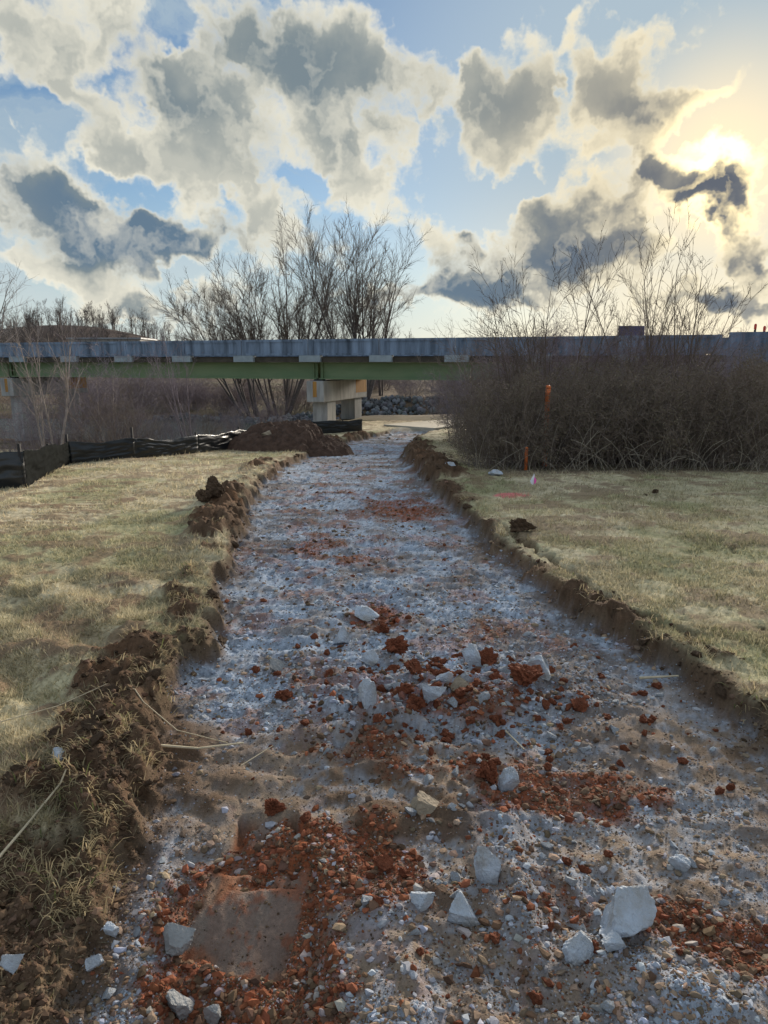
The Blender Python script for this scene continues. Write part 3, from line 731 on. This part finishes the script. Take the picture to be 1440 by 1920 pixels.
x, y, fi, fj = sample(6000, 1.25, 18, lambda x, y, i, j: (GI[i, j] > .6) * np.clip(GRD[i, j] + .35 * RUB(x, y), 0, 1) * (PADM(x, y) < .5), r, 30)
scatter('clay_crumbs', x, y, (.0035 + .013 * r.random(len(x)) ** 3.5) * (1 + .14 * y), clay(len(x), r), M_GRIT, ICO1, 'crumbled red clay lumps in the dug path')
x, y, fi, fj = sample(22000, 1.25, 16, lambda x, y, i, j: (GI[i, j] > .6) * np.clip(GRD[i, j] + .12 * RUB(x, y), 0, 1) * (.55 + .45 * (PADM(x, y) < .5)), r, 16)
scatter('clay_grains', x, y, (.0018 + .003 * r.random(len(x)) ** 2) * (1 + .2 * y), clay(len(x), r), M_GRIT, OCT, 'fine red clay grains in the dug path')
x, y, fi, fj = sample(7000, 1.25, 24, lambda x, y, i, j: GM[i, j], r, 16)
scatter('soil_crumbs', x, y, (.004 + .012 * r.random(len(x)) ** 4) * (1 + .12 * y), var(len(x), [.12, .076, .048], r, .55), M_GRIT, ICO1, 'crumbled brown soil along the path edges')
x, y, fi, fj = sample(24000, 1.25, 20, lambda x, y, i, j: np.clip(GM[i, j] + .15 * (1 - GV[i, j]) * GI[i, j], 0, 1), r, 10)
scatter('soil_grains', x, y, (.0016 + .0034 * r.random(len(x)) ** 2) * (1 + .18 * y), var(len(x), [.12, .078, .05], r, .6), M_GRIT, OCT, 'fine brown soil grains along the path edges')

# ------------------------------------------------------------------ grass
def let_light_through(m, k):
    """thin dry blades glow when the light stands behind them"""
    g = Net(m.node_tree); b = g.n['Principled BSDF']; out = g.n['Material Output']
    src = b.inputs['Base Color'].links[0].from_socket
    t = g.put('ShaderNodeBsdfTranslucent', {'Color': src})
    g.set(out, 'Surface', g.put('ShaderNodeMixShader', {0: k, 1: b.outputs[0], 2: t.outputs[0]}).outputs[0])
    return m
def grass():
    r = np.random.default_rng(5)
    def blades(n, ymin, ymax, wf, tries=6):
        return sample(n, ymin, ymax, wf, r, tries)
    x, y, fi, fj = blades(190000, 1.6, 22, lambda x, y, i, j: GT[i, j] ** 1.5 * (.12 + .88 * ss(fbm(x, y, 3.0, 4, 91, .6), .36, .60)))
    x2, y2, i2, j2 = blades(9000, 1.3, 6, lambda x, y, i, j: (GM[i, j] > .3) * (GI[i, j] < .5) * .5 * ss(fbm(x, y, 5, 2, 95), .5, .6))
    x, y, fi, fj = (np.concatenate(a) for a in ((x, x2), (y, y2), (fi, i2), (fj, j2)))
    n = len(x); z = ground_z(x, y) - .004
    L = r.uniform(.018, .05, n) * (1 + .05 * y) * (.7 + .8 * fbm(x, y, 1.4, 2, 92)); W = .0013 * (1 + .38 * y) * r.uniform(.7, 1.3, n)
    a = r.uniform(0, 6.28, n); tilt = r.uniform(.15, 1.1, n)
    d = np.stack([np.cos(a) * np.cos(tilt), np.sin(a) * np.cos(tilt), np.sin(tilt)], 1) ; s = np.stack([-np.sin(a), np.cos(a), 0 * a], 1) * W[:, None]
    p = np.stack([x, y, z], 1)
    V = np.stack([p - s, p + s, p + d * L[:, None]], 1).reshape(-1, 3)
    base = GC[fi, fj]; g = r.random(n)
    c = np.array([.56, .49, .33]) * r.uniform(.6, 1.35, (n, 1)); gr = g < .10 + .30 * np.clip((base[:, 1] - base[:, 0]) * 10 + .4, 0, 1)
    c[gr] = np.array([.17, .21, .07]) * r.uniform(.6, 1.4, (gr.sum(), 1))
    c = .42 * c + .62 * base * r.uniform(.6, 1.4, (n, 1))
    obj('grass', mesh('grass', V, np.arange(3 * n).reshape(-1, 3), let_light_through(material('dead_grass', (.4, .35, .2), .8, .1, 5, attr=True, spec=.15), .45), False, np.repeat(c, 3, 0)), kind='stuff', label='short dry winter grass on both sides of the path')
grass()
def tufts():
    """longer dead grass hanging over the cut edges"""
    r = np.random.default_rng(15)
    x, y, fi, fj = sample(150, 1.9, 9, lambda x, y, i, j: (GI[i, j] < .5) * np.clip(GM[i, j] * 1.5, 0, 1) * (1 - .6 * (GM[i, j] > .9)), r, 30)
    k = 34; X = np.repeat(x, k) + r.normal(0, .035, len(x) * k); Y = np.repeat(y, k) + r.normal(0, .035, len(x) * k); n = len(X)
    a = np.repeat(r.uniform(0, 6.28, len(x)), k) + r.normal(0, 1.0, n); t = r.uniform(.1, 1.2, n); L = r.uniform(.04, .11, n); W = .0012 * (1 + .3 * Y)
    d = np.stack([np.cos(a) * np.cos(t), np.sin(a) * np.cos(t), np.sin(t)], 1); s = np.stack([-np.sin(a), np.cos(a), 0 * a], 1) * W[:, None]; p = np.stack([X, Y, ground_z(X, Y) - .004], 1)
    m = p + d * (L * .55)[:, None]; e = m + (d + np.array([0, 0, -.7])) * (L * .45)[:, None]
    V = np.stack([p - s, p + s, m + s * .8, m - s * .8, e], 1).reshape(-1, 3); o = (np.arange(n) * 5)[:, None]
    Fc = np.concatenate([o + [0, 1, 2], o + [0, 2, 3], o + [3, 2, 4]])
    c = np.array([.46, .37, .22]) * r.uniform(.45, 1.3, (n, 1)); g = r.random(n) < .06; c[g] = np.array([.17, .20, .07]) * r.uniform(.6, 1.4, (g.sum(), 1))
    obj('grass_tufts', mesh('grass_tufts', V, Fc, bpy.data.materials['dead_grass'], False, np.repeat(c, 5, 0)), kind='stuff', label='longer dead grass hanging over the cut soil edges')
tufts()

# ------------------------------------------------------------------ soil mound
def mound():
    n = 110; u = np.linspace(-1, 1, n); A, B = np.meshgrid(u, u); rr = np.hypot(A, B)
    X = -2.35 + A * 1.75; Y = 17.5 + B * 1.5
    n1 = fbm(X, Y, 1.6, 4, 201); bil = 1 - np.abs(2 * fbm(X, Y, 4.5, 3, 202) - 1)
    H = .72 * np.clip(1 - rr ** 1.3, 0, 1) * (.65 + .7 * n1) + .16 * (bil - .55) * ss(rr, 1, .7) + .08 * (fbm(X, Y, 12, 3, 203) - .5)
    Z = ground_z(X.ravel(), Y.ravel()).reshape(X.shape) + H * ss(rr, 1.0, .85) - .06 * ss(rr, .85, 1.0)
    i = np.arange(n * n).reshape(n, n); q = np.stack([i[:-1, :-1], i[:-1, 1:], i[1:, 1:], i[1:, :-1]], -1)[(rr < 1.02)[:-1, :-1]]
    o = obj('soil_mound', mesh('soil_mound', np.stack([X, Y, Z], -1).reshape(-1, 3), q.reshape(-1, 4), material('mound_soil', (.085, .052, .038), .95, .5, 7, .7, 40)), label='heap of dark brown soil in front of the bridge pier by the silt fence', cat='mound')
    rk = obj('rock', rock_mesh('rock', 950, (.14, .12, .11), M_ROCKT, False, 3), label='pale stone lodged on the near slope of the soil heap', cat='rock'); rk.location = (-2.75, 16.72, float(ground_z(-2.75, 16.72)[0]) + .26)
mound()

# ------------------------------------------------------------------ silt fence
M_FAB = material('black_plastic', (.013, .015, .018), .33, .2, 6, .15, 20, spec=.5)
M_FABG = material('woven_fabric', (.017, .018, .0175), 1.0, .3, 9, .1, 60, spec=0)
M_STAKE = material('dark_stake', (.035, .033, .035), .8, .3, 8)
def silt_fence():
    root = empty('silt_fence', (FENCE[2][0], FENCE[2][1], float(land(*FENCE[2]))), label='black plastic silt fence strung along the left lawn to the pier', cat='fence')
    P = [Vector((x, y, 0)) for x, y in FENCE]; hts = [.5, .5, .5, .40, .38, .40, .52, .50, .42]
    for k in range(len(P) - 1):
        a, b = P[k], P[k + 1]; L = (b - a).length; nu, nv = max(24, int(L / .05)), 22
        u = np.linspace(0, 1, nu); v = np.linspace(0, 1, nv); U, Vv = np.meshgrid(u, v)
        d = (b - a) / L; nx, ny = d.y, -d.x
        X = a.x + (b.x - a.x) * U; Y = a.y + (b.y - a.y) * U
        H = hts[k] * (1 - U) + hts[k + 1] * U
        sag = .05 * np.sin(U * np.pi * max(1, round(L / 1.6))) ** 2
        s = U * L
        # folds: pulled taut towards each stake, slack between
        w = .030 * (fbm(s * 1.1 + Vv * 1.4, Vv * 2.2 - s * .35, 2.3, 3, 300 + k) - .5) + .035 * (1 - np.abs(2 * fbm(s * .6 + Vv * 2.0, Vv * 3.0 - s * .8, 2.4, 2, 320 + k) - 1) - .6) * (.3 + np.sin(Vv * np.pi)) + .05 * np.sin(Vv * np.pi) * (fbm(s, s * 0, .8, 2, 340 + k) - .3)
        w = w * ss(U, 0, .02) * ss(1 - U, 0, .02)
        Z = ground_z(X.ravel(), Y.ravel()).reshape(X.shape) - .05 + Vv * (H - sag + .05 + .03 * (fbm(s, s * 0 + 3, 3, 2, 360 + k) - .5))
        i = np.arange(nu * nv).reshape(nv, nu); q = np.stack([i[:-1, :-1], i[:-1, 1:], i[1:, 1:], i[1:, :-1]], -1).reshape(-1, 4)
        V = np.stack([X + nx * w - root.location.x, Y + ny * w - root.location.y, Z - root.location.z], -1).reshape(-1, 3)
        o = obj('fabric_panel', mesh('fabric_panel', V, q, M_FABG if k == 2 else M_FAB, True), root)
        md = o.modifiers.new('thick', 'SOLIDIFY'); md.thickness = .004
    n = 0
    for k in range(len(P) - 1):
        a, b = P[k], P[k + 1]; L = (b - a).length
        for t in np.arange(0.0, .99, 1.9 / L):
            p = a.lerp(b, t); nrm = Vector((-(b - a).y, (b - a).x, 0)).normalized() * .045
            if nrm.x > 0 and k > 2: nrm = -nrm
            z = float(ground_z(p.x, p.y)[0]); zz = z - root.location.z; X, Y = p.x + nrm.x - root.location.x, p.y + nrm.y - root.location.y
            boxes('stake', [(X - .018, X + .018, Y - .018, Y + .018, zz - .2, zz + .46 + .07 * ((n * 7) % 3))], M_STAKE, root); n += 1
silt_fence()

# ------------------------------------------------------------------ woody plants
def bark(name, c, var=.3): return material(name, c, .9, var, 6)
M_BARK = bark('grey_bark', (.11, .092, .085)); M_TWIG = bark('grey_twig', (.28, .235, .215)); M_PURP = bark('purple_twig', (.22, .18, .20)); M_RUS = bark('russet_twig', (.18, .14, .115)); M_DARK = bark('dark_twig', (.14, .108, .088))
M_OLIVE = material('withered_leaf', (.185, .155, .10), .85, .5, 3, col2=(.12, .095, .07))

def wood_meshes(name, seed, height, stems, spread, lv, r0, base_r=.25, mats=(M_BARK, M_TWIG), split=2, lean=(0, 0), sides=(6, 3)):
    r = np.random.default_rng(seed)
    a = r.uniform(0, 6.28, stems); b = base_r * np.sqrt(r.random(stems))
    st = np.stack([np.cos(a) * b, np.sin(a) * b, np.full(stems, -.15)], 1)
    t = np.abs(r.normal(0, spread, stems)); dr = np.stack([np.cos(a) * t + lean[0], np.sin(a) * t + lean[1], np.ones(stems)], 1)
    out = grow(r, st, dr, height * r.uniform(.62, 1.0, stems), r0 * r.uniform(.6, 1.1, stems), lv)
    A = join([tubes(*o, sides[0]) for o in out[:split]]); Bm = join([tubes(*o, sides[1]) for o in out[split:]])
    return mesh(name + '_trunk', *A, mats[0], True), mesh(name + '_crown', *Bm, mats[1], False), out

def woody(name, pair, loc, label, cat, group=None, rot=0, sc=1.0, parts=('trunk', 'crown')):
    e = empty(name, loc, label=label, cat=cat, group=group); e.rotation_euler = (0, 0, rot); e.scale = (sc, sc, sc) if not isinstance(sc, tuple) else sc
    kd = 'stuff' if parts[0] == 'stems' else None
    obj(parts[0], pair[0], e, kind=kd); c = obj(parts[1], pair[1], e, kind=kd)
    if len(pair) > 2 and pair[2] is not None and not isinstance(pair[2], list): obj('leaves', pair[2], e, kind='stuff')
    return e

TL = lambda a, b, c: [dict(seg=9, wob=.03, up=.02, child=a, ang=.52, lr=.46, rr=.60, tmin=.30, taper=.8), dict(seg=5, wob=.07, up=.08, child=b, ang=.48, lr=.52, rr=.62, tmin=.12, rmin=.014),
                      dict(seg=3, wob=.12, up=.05, child=c, ang=.55, lr=.62, rr=.65, tmin=.15, rmin=.008), dict(seg=2, wob=.14, up=.03, child=0)]
def gz(x, y): return float(ground_z(x, y)[0])
def place(xp, Y): 
    X, _ = at(xp, Y); return (X, Y, gz(X, Y) - .05)
t1 = wood_meshes('tree', 11, 10.4, 11, .33, TL(10, 9, 6), .12, .8, mats=(M_BARK, M_DARK))
t2 = wood_meshes('tree', 23, 10.3, 12, .34, TL(10, 9, 6), .12, .7, mats=(M_BARK, M_DARK))
t3 = wood_meshes('tree', 35, 8.6, 10, .20, TL(10, 9, 7), .10, 1.0, lean=(-.38, 0), mats=(M_BARK, M_DARK))
woody('bare_tree', t1[:2], place(522, 51), 'tall bare multi-stemmed tree behind the bridge, left of its twin', 'tree', 'bare trees behind the bridge')
woody('bare_tree', t2[:2], place(680, 50), 'tall bare multi-stemmed tree rising just behind the bridge pier', 'tree', 'bare trees behind the bridge')
woody('bare_tree', t3[:2], place(462, 50), 'bare tree behind the bridge with stems leaning to the left', 'tree', 'bare trees behind the bridge')
t4 = wood_meshes('tree', 47, 8.5, 3, .25, TL(8, 6, 5), .13, .3)
woody('bare_tree', t4[:2], place(-15, 46), 'rounded bare tree cut by the left edge above the bridge', 'tree', sc=1.25)
woody('bare_tree', t4[:2], place(812, 41), 'small slender bare tree beyond the path under the bridge', 'tree', rot=2.1, sc=.42)
woody('bare_tree', t4[:2], place(715, 55), 'small dark trunked tree behind the pier on the far bank', 'tree', rot=4.0, sc=.55)
t5 = wood_meshes('tree', 59, 7.0, 2, .3, [dict(seg=9, wob=.12, up=.03, child=3, ang=.5, lr=.45, rr=.6, tmin=.4, taper=.7), dict(seg=6, wob=.15, up=.07, child=2, ang=.5, lr=.4, rr=.6, tmin=.3), dict(seg=3, wob=.1, up=.0, child=0)], .13, .15)
woody('bare_tree', t5[:2], place(118, 47), 'dead forked tree with few limbs left of the hill', 'tree', sc=.95)

# far wood on the hill and along the skyline: separate small trees
FL = [dict(seg=6, wob=.06, up=.03, child=9, ang=.6, lr=.38, rr=.55, tmin=.35, taper=.8), dict(seg=4, wob=.12, up=.08, child=6, ang=.5, lr=.5, rr=.6, tmin=.2, rmin=.03), dict(seg=3, wob=.12, up=.05, child=3, ang=.5, lr=.6, rr=.7, tmin=.2, rmin=.03), dict(seg=2, wob=.1, up=0, child=0)]
ft = [wood_meshes('far_tree', 70 + i, 10 + i, 2 + i % 2, .10, FL, .20, .4, mats=(M_BARK, M_BARK), sides=(4, 3)) for i in range(4)]
r = np.random.default_rng(77)
for i in range(230):
    xp = r.uniform(-30, 430); Y = (r.uniform(165, 215) if i % 3 else r.uniform(118, 150)) if xp < 300 else r.uniform(120, 170)
    X, _ = at(xp, Y)
    woody('far_tree', ft[i % 4][:2], (X, Y, float(land(X, Y)) - .3), 'small bare tree in the wood along the hill at the left skyline', 'tree', 'bare trees of the far wood', r.uniform(0, 6.28), r.uniform(.36, .60) * (1 - .25 * ss(xp, 150, 400)))
for i in range(16):
    xp = r.uniform(430, 1440); Y = r.uniform(100, 150); X, _ = at(xp, Y)
    woody('far_tree', ft[i % 4][:2], (X, Y, float(land(X, Y)) - .3), 'low far tree just showing over the bridge parapet', 'tree', 'far trees over the parapet', r.uniform(0, 6.28), r.uniform(.45, .62))

# shrubs
SL = lambda a, b, c: [dict(seg=6, wob=.11, up=.02, child=a, ang=.6, lr=.52, rr=.6, tmin=.15, taper=.75), dict(seg=4, wob=.16, up=.02, child=b, ang=.65, lr=.55, rr=.62, tmin=.1, rmin=.0035),
                      dict(seg=3, wob=.2, up=.0, child=c, ang=.7, lr=.6, rr=.7, tmin=.1, rmin=.003), dict(seg=2, wob=.2, up=-.02, child=0)]
sh = [wood_meshes('shrub', 90 + i, 2.9, 34, .38, SL(6, 5, 4), .018, .75, mats=(M_TWIG, m_), split=1, sides=(4, 3)) for i, m_ in enumerate((M_PURP, M_PURP, M_RUS))]
def leafy(seed, out, n, size, zmax):
    r = np.random.default_rng(seed); P = np.concatenate([o[1] for o in out[2:]]); k = r.integers(0, len(P), n); p = P[k] + r.normal(0, .03, (n, 3))
    a = norm(r.normal(0, 1, (n, 3))); b = norm(np.cross(a, r.normal(0, 1, (n, 3)))); s = size * r.uniform(.5, 1.3, (n, 1))
    V = np.stack([p - b * s * .35, p + a * s, p + b * s * .35, p - a * s * .6], 1).reshape(-1, 3)
    return mesh('leaves', V, np.arange(4 * n).reshape(-1, 4), M_OLIVE)
hd = []
for i in range(3):
    w = wood_meshes('hedge', 120 + i, 1.55, 46, .42, SL(6, 5, 4), .010, .8, mats=(M_TWIG, M_RUS), split=1, sides=(3, 3))
    hd.append((w[0], w[1], leafy(130 + i, w[2], 11000, .020, 1.6)))
parts = ('stems', 'twigs'); ORD = ['first', 'second', 'third', 'fourth', 'fifth', 'sixth', 'seventh', 'eighth', 'ninth']
HEDGE = [(938,12.0,.66,'leafy brown shrub at the path end of the thicket'),(965,12.4,.9,'dense withered shrub around the orange post foot, second from the path'),(1040,12.9,.92,'dense olive-brown shrub behind the orange post in the thicket front'),
         (1110,12.7,1.0,'dense olive-brown shrub right of the orange post'),(1185,12.9,.86,'dense withered shrub in the middle of the thicket front'),(1260,12.6,1.0,'dense withered shrub below the right sapling'),
         (1335,12.8,.92,'dense dark shrub left of the rightmost in the thicket front'),(1415,12.6,1.05,'rightmost dense shrub of the thicket front at the photo edge'),(1500,12.8,1.05,'shrub just past the right photo edge')]
for i, (xp, Y, s, lab) in enumerate(HEDGE):
    if xp > 1450: continue
    woody('thicket_shrub', hd[i % 3], place(xp, Y), lab, 'shrub', 'shrubs of the thicket front', i * 1.7, (s * 1.05, s, s), parts)
    woody('thicket_shrub', hd[(i + 1) % 3], place(xp + 35, Y + 1.3), ORD[i] + ' withered shrub from the path in the second row of the right thicket', 'shrub', 'second row of the right thicket', i * 2.3, s * 1.08, parts)
BACK = [(880,21,.6,'purple bare shrub leaning over the far path'),(925,19,.72,'purple bare shrub left of the tall saplings'),(965,17.5,.82,'purple twiggy shrub behind the path end of the thicket'),(1035,17,.85,'purple twiggy shrub at the foot of the left sapling'),
        (1105,17.5,.74,'purple twiggy shrub between the two saplings'),(1175,17,.8,'purple twiggy shrub left of the right sapling'),(1245,17.5,.84,'purple twiggy shrub at the foot of the right sapling'),(1320,17,.7,'purple twiggy shrub right of the right sapling'),
        (1395,17.5,.66,'purple twiggy shrub below the bridge end at the right edge')]
for i, (xp, Y, s, lab) in enumerate(BACK):
    woody('bare_shrub', sh[i % 3][:2], place(xp, Y), lab, 'shrub', 'bare shrubs behind the thicket', i * 1.3, (s * 1.15, s * 1.1, s * 1.12), parts)
    if i > 0: woody('bare_shrub', sh[(i + 1) % 3][:2], place(xp - 25, Y + 3.2), ORD[i - 1] + ' bare shrub from the path between thicket and bridge parapet', 'shrub', 'bare shrubs under the bridge edge', i * 2.1, s * .85, parts)
# tall saplings over the thicket
PL = [dict(seg=8, wob=.05, up=.02, child=9, ang=.45, lr=.40, rr=.55, tmin=.25, taper=.8), dict(seg=5, wob=.08, up=.05, child=7, ang=.5, lr=.45, rr=.6, tmin=.2, rmin=.005), dict(seg=4, wob=.1, up=.03, child=3, ang=.5, lr=.5, rr=.7, tmin=.2, rmin=.004), dict(seg=2, wob=.1, up=0, child=0)]
p1 = wood_meshes('sapling', 151, 4.3, 8, .30, PL, .030, .25, mats=(M_DARK, M_DARK)); p2 = wood_meshes('sapling', 163, 4.4, 8, .28, PL, .032, .35, mats=(M_DARK, M_DARK))
p3 = wood_meshes('sapling', 171, 3.6, 4, .16, PL, .022, .2, mats=(M_DARK, M_DARK), lean=(-.28, 0))
woody('sapling', p1[:2], place(1040, 16.2), 'tall thin bare sapling rising from the thicket behind the orange post', 'sapling', 'saplings over the thicket')
woody('sapling', p2[:2], place(1245, 16.5), 'tall bare sapling below the sun at the right', 'sapling', 'saplings over the thicket')
woody('sapling', p3[:2], place(985, 16.4), 'slim bare sapling leaning left over the purple shrubs', 'sapling', 'saplings over the thicket')
woody('sapling', p3[:2], place(1160, 16.6), 'low bare sapling between the two tall ones', 'sapling', 'saplings over the thicket', 2.4, .85)
# left river bank
LEFT = [(62,18,.72,'tangled shrub between the columns of the left bridge pier'),(175,20,1.05,'tallest tangled shrub just right of the left bridge pier'),(215,18.5,.7,'tangled shrub right of the tallest on the left bank'),
        (240,20,.45,'low bare shrub left of the river glint'),(300,23,.55,'bare shrub beside the forked sapling on the left bank'),(370,25,.5,'low shrub right of the forked sapling'),(430,27,.5,'low shrub on the bank in front of the leaning tree'),(500,29,.45,'low shrub left of the soil heap behind the fence')]
for i, (xp, Y, s, lab) in enumerate(LEFT):
    woody('bare_shrub', sh[i % 3][:2], place(xp, Y), lab, 'shrub', 'bare shrubs on the left bank', i * 1.9 + .4, (s, s, s * 1.0), parts)
p4 = wood_meshes('sapling', 181, 4.6, 4, .30, PL, .045, .15, mats=(M_PURP, M_PURP))
woody('sapling', p4[:2], place(350, 20), 'forked bare sapling on the left bank in front of the bridge', 'sapling', sc=.66)
p5 = wood_meshes('sapling', 191, 4.9, 4, .28, PL, .055, .2, mats=(M_TWIG, M_TWIG))
woody('sapling', p5[:2], place(75, 16.5), 'pale limbed sapling at the left crossing the bridge parapet', 'sapling', sc=.72)
r = np.random.default_rng(99)
for i in range(46):
    xp = r.uniform(-20, 600) if i < 32 else r.uniform(660, 900); Y = r.uniform(50, 66); X, _ = at(xp, Y)
    s = r.uniform(.6, .95) if i < 32 else r.uniform(.55, .85)
    woody('bank_shrub', sh[i % 3][:2], (X, Y, float(land(X, Y)) - .1), 'bare brush on the far river bank seen under the bridge', 'shrub', 'brush on the far river bank', r.uniform(0, 6.28), (s * 1.5, s * 1.5, s), parts)

# dry stalks at the foot of the thicket
def stalks():
    r = np.random.default_rng(301); P0, P1, A, B = [], [], [], []
    for i in range(150):
        xp = r.uniform(890, 1450); Y = r.uniform(11.35, 12.2); X, _ = at(xp, Y); z = gz(X, Y)
        L = r.uniform(.15, .95); d = norm(np.array([r.normal(0, .55), r.normal(-.1, .25), 1.0])); bend = r.normal(0, .2); p = np.array([X, Y, z])
        for k in range(4):
            q = p + d * L / 4; P0.append(p); P1.append(q); A.append(.0032); B.append(.0026); p = q; d = norm(d + np.array([bend, -.05, -.16]))
    obj('dry_stalks', mesh('dry_stalks', *tubes(P0, P1, np.array(A), np.array(B), 4), material('dry_cane', (.40, .35, .28), .8, .3, 6)), kind='stuff', label='pale dry stalks leaning out of the thicket foot')
stalks()

def riprap():
    r = np.random.default_rng(401); n = 2600
    X = r.uniform(-16, 10, n); Y = r.uniform(45.0, 53, n); rd = seg_dist(X, Y, RIVER); k = (rd > 2.8) & (rd < 7.5); X, Y = X[k], Y[k]; n = len(X)
    c = var(n, [.13, .135, .145], r, .6)
    V, Fc = ICO1; P = V[None] * r.uniform(.6, 1.3, (n, 12, 1)) * r.uniform(.10, .26, (n, 1, 1)) + np.stack([X, Y, land(X, Y) + .08], 1)[:, None]
    obj('riprap', mesh('riprap', P.reshape(-1, 3), (Fc[None] + (np.arange(n) * 12)[:, None, None]).reshape(-1, 3), M_GRIT, False, np.repeat(c, 12, 0)), kind='stuff', label='grey riprap stones armouring the far river bank')
riprap()

# ------------------------------------------------------------------ markers, signs, litter, straws
def lathe(name, prof, mat, parent=None, n=20, loc=(0, 0, 0), **kw):
    V = [(rr * math.cos(2 * math.pi * k / n), rr * math.sin(2 * math.pi * k / n), z) for rr, z in prof for k in range(n)]
    Fq = [[i * n + k, i * n + (k + 1) % n, (i + 1) * n + (k + 1) % n, (i + 1) * n + k] for i in range(len(prof) - 1) for k in range(n)]
    Fq += [list(range(n))[::-1], [(len(prof) - 1) * n + k for k in range(n)]]
    o = obj(name, mesh(name, V, Fq, mat, True), parent, **kw); o.location = loc; return o
M_OR = material('orange_plastic', (.72, .17, .04), .5, .12, 6, spec=.4)
def marker(xp, Y, topz, rad, label):
    X, _ = at(xp, Y); z = gz(X, Y); h = topz - z
    e = empty('marker_post', (X, Y, z), label=label, cat='post')
    lathe('tube', [(rad, -.1), (rad, h - .14), (rad * 1.06, h - .138), (rad * 1.06, h - .10), (rad, h - .098), (rad, h - rad)], M_OR, e)
    lathe('cap', [(rad * 1.08, h - rad - .02), (rad * 1.08, h - rad * .7), (rad * .9, h - rad * .35), (rad * .55, h - rad * .08), (rad * .1, h)], M_OR, e)
marker(1030, 12.3, at(1030, 12.3, 722)[1], .045, 'round-topped orange plastic marker post standing out of the thicket')
marker(994, 11.6, at(994, 11.6, 838)[1], .026, 'short orange stub low in the thicket foot')
def flag(xp, yp, col, col2, w, label):
    X, Y = px(xp, yp); e = empty('survey_flag', (X, Y, gz(X, Y)), label=label, cat='flag')
    V, Fc = tubes([(0, 0, -.03)], [(.01, 0, .17)], np.array([.0025]), np.array([.0025]), 5); obj('wire', mesh('wire', V, Fc, M_STEEL), e)
    for nm, cc, pts in (('tape', col, [(.01, 0, .17), (-w, -.02, .06), (-w * .5, -.03, .0), (.02, -.01, .015)]), ('tape', col2, [(.012, -.006, .12), (.0, -.04, .02), (w * .5, -.05, .03), (w * .75, -.02, .075)])):
        o = obj(nm, mesh(nm, pts, [[0, 1, 2, 3]], material(nm, cc, .5, .1, 10)), e); md = o.modifiers.new('s', 'SOLIDIFY'); md.thickness = .002
flag(1000, 906, (.75, .76, .82), (.85, .10, .42), .05, 'white and pink survey flag stuck in the right lawn')
flag(886, 826, (.75, .15, .04), (.75, .15, .04), .06, 'little orange flag at the path end of the thicket')

def straw(pts, rad, label, col=M_ROCKT):
    W = [px(x, y) for x, y in pts]; Z = [gz(*w) + rad * 1.5 + .012 for w in W]
    P = np.array([(x, y, z) for (x, y), z in zip(W, Z)])
    t = np.linspace(0, 1, 13); ti = np.linspace(0, 1, len(P)); C = np.stack([np.interp(t, ti, P[:, k]) for k in range(3)], 1)
    C[:, 2] = np.maximum(C[:, 2], ground_z(C[:, 0], C[:, 1]) + rad)
    rr = rad * (1 - .4 * t); obj('dry_straw', mesh('dry_straw', *tubes(C[:-1], C[1:], rr[:-1], rr[1:], 6), M_CANE, True), label=label, cat='straw')
M_CANE = material('pale_straw', (.55, .46, .32), .7, .25, 20)
straw([(-10, 1612), (60, 1545), (142, 1478)], .0055, 'long pale straw lying on dead grass at the left edge')
straw([(240, 1322), (330, 1338), (425, 1350)], .0032, 'thin curved straw lying from the soil bank onto the path')
straw([(0, 1367), (110, 1345), (205, 1322)], .0030, 'thin straw across the grass left of the soil bank')
straw([(300, 1378), (370, 1370), (455, 1357)], .0065, 'darker stick on soil at the left path edge')
straw([(1202, 1233), (1275, 1236)], .008, 'short pale stick on the right side of the path')
straw([(450, 1392), (510, 1358)], .0028, 'tiny straw on brown soil left of centre')
straw([(950, 1328), (985, 1362)], .0045, 'short dark-gold straw sticking from the rubble band')

def far_things():
    Y = 60; X0, zt = at(1160, Y, 611); X1, zb = at(1207, Y, 640); z = float(land((X0 + X1) / 2, Y)); s = empty('sign_board', ((X0 + X1) / 2, Y, z), label='dark rectangular board seen from behind over the bridge parapet', cat='sign'); w = (X1 - X0) / 2
    boxes('panel', [(-w, w, -.03, .03, zb - z, zt - z)], material('sign_back', (.10, .09, .16), .7, .25, 4), s)
    for q in (-w * .7, w * .7 - .1): boxes('post', [(q, q + .1, .035, .12, -.2, zt - z - .1)], M_STEEL, s)
    for k, (xp, lab) in enumerate(((1417, 'left of two red posts over the bridge end at the right edge'), (1434, 'right of two red posts over the bridge end at the right edge'))):
        Y = 34; X, zt = at(xp, Y, 607 + 4 * k); z = float(land(X, Y)); e = empty('road_post', (X, Y, z), label=lab, cat='post')
        lathe('shaft', [(.05, -.2), (.05, zt - z - .25)], M_STEEL, e, 10); lathe('red_top', [(.055, zt - z - .25), (.06, zt - z - .05), (.03, zt - z)], material('red_paint', (.5, .06, .05), .6, .1, 5), e, 10)
    Y = 128; X0, zt = at(128, Y, 633); X1, _ = at(262, Y, 633); z = min(float(land(X0, Y)), float(land(X1, Y))) - .5
    b = empty('warehouse', ((X0 + X1) / 2, Y, z), label='long pale low building at the foot of the brown hill', cat='building'); w = (X1 - X0) / 2; h = zt - z
    boxes('wall', [(-w, w, 0, 9, -.5, h - .25)], material('pale_wall', (.30, .28, .26), .8, .1, 1), b); boxes('roof', [(-w - .3, w + .3, -.3, 9.3, h - .25, h)], material('metal_roof', (.25, .26, .28), .5, .1, 1), b)
    for q in np.linspace(-w + 1, w - 3, 5): boxes('bay_door', [(q, q + 1.8, -.04, -.004, -.4, h * .72)], material('bay_door', (.45, .47, .5), .6, .1, 2), b)
far_things()
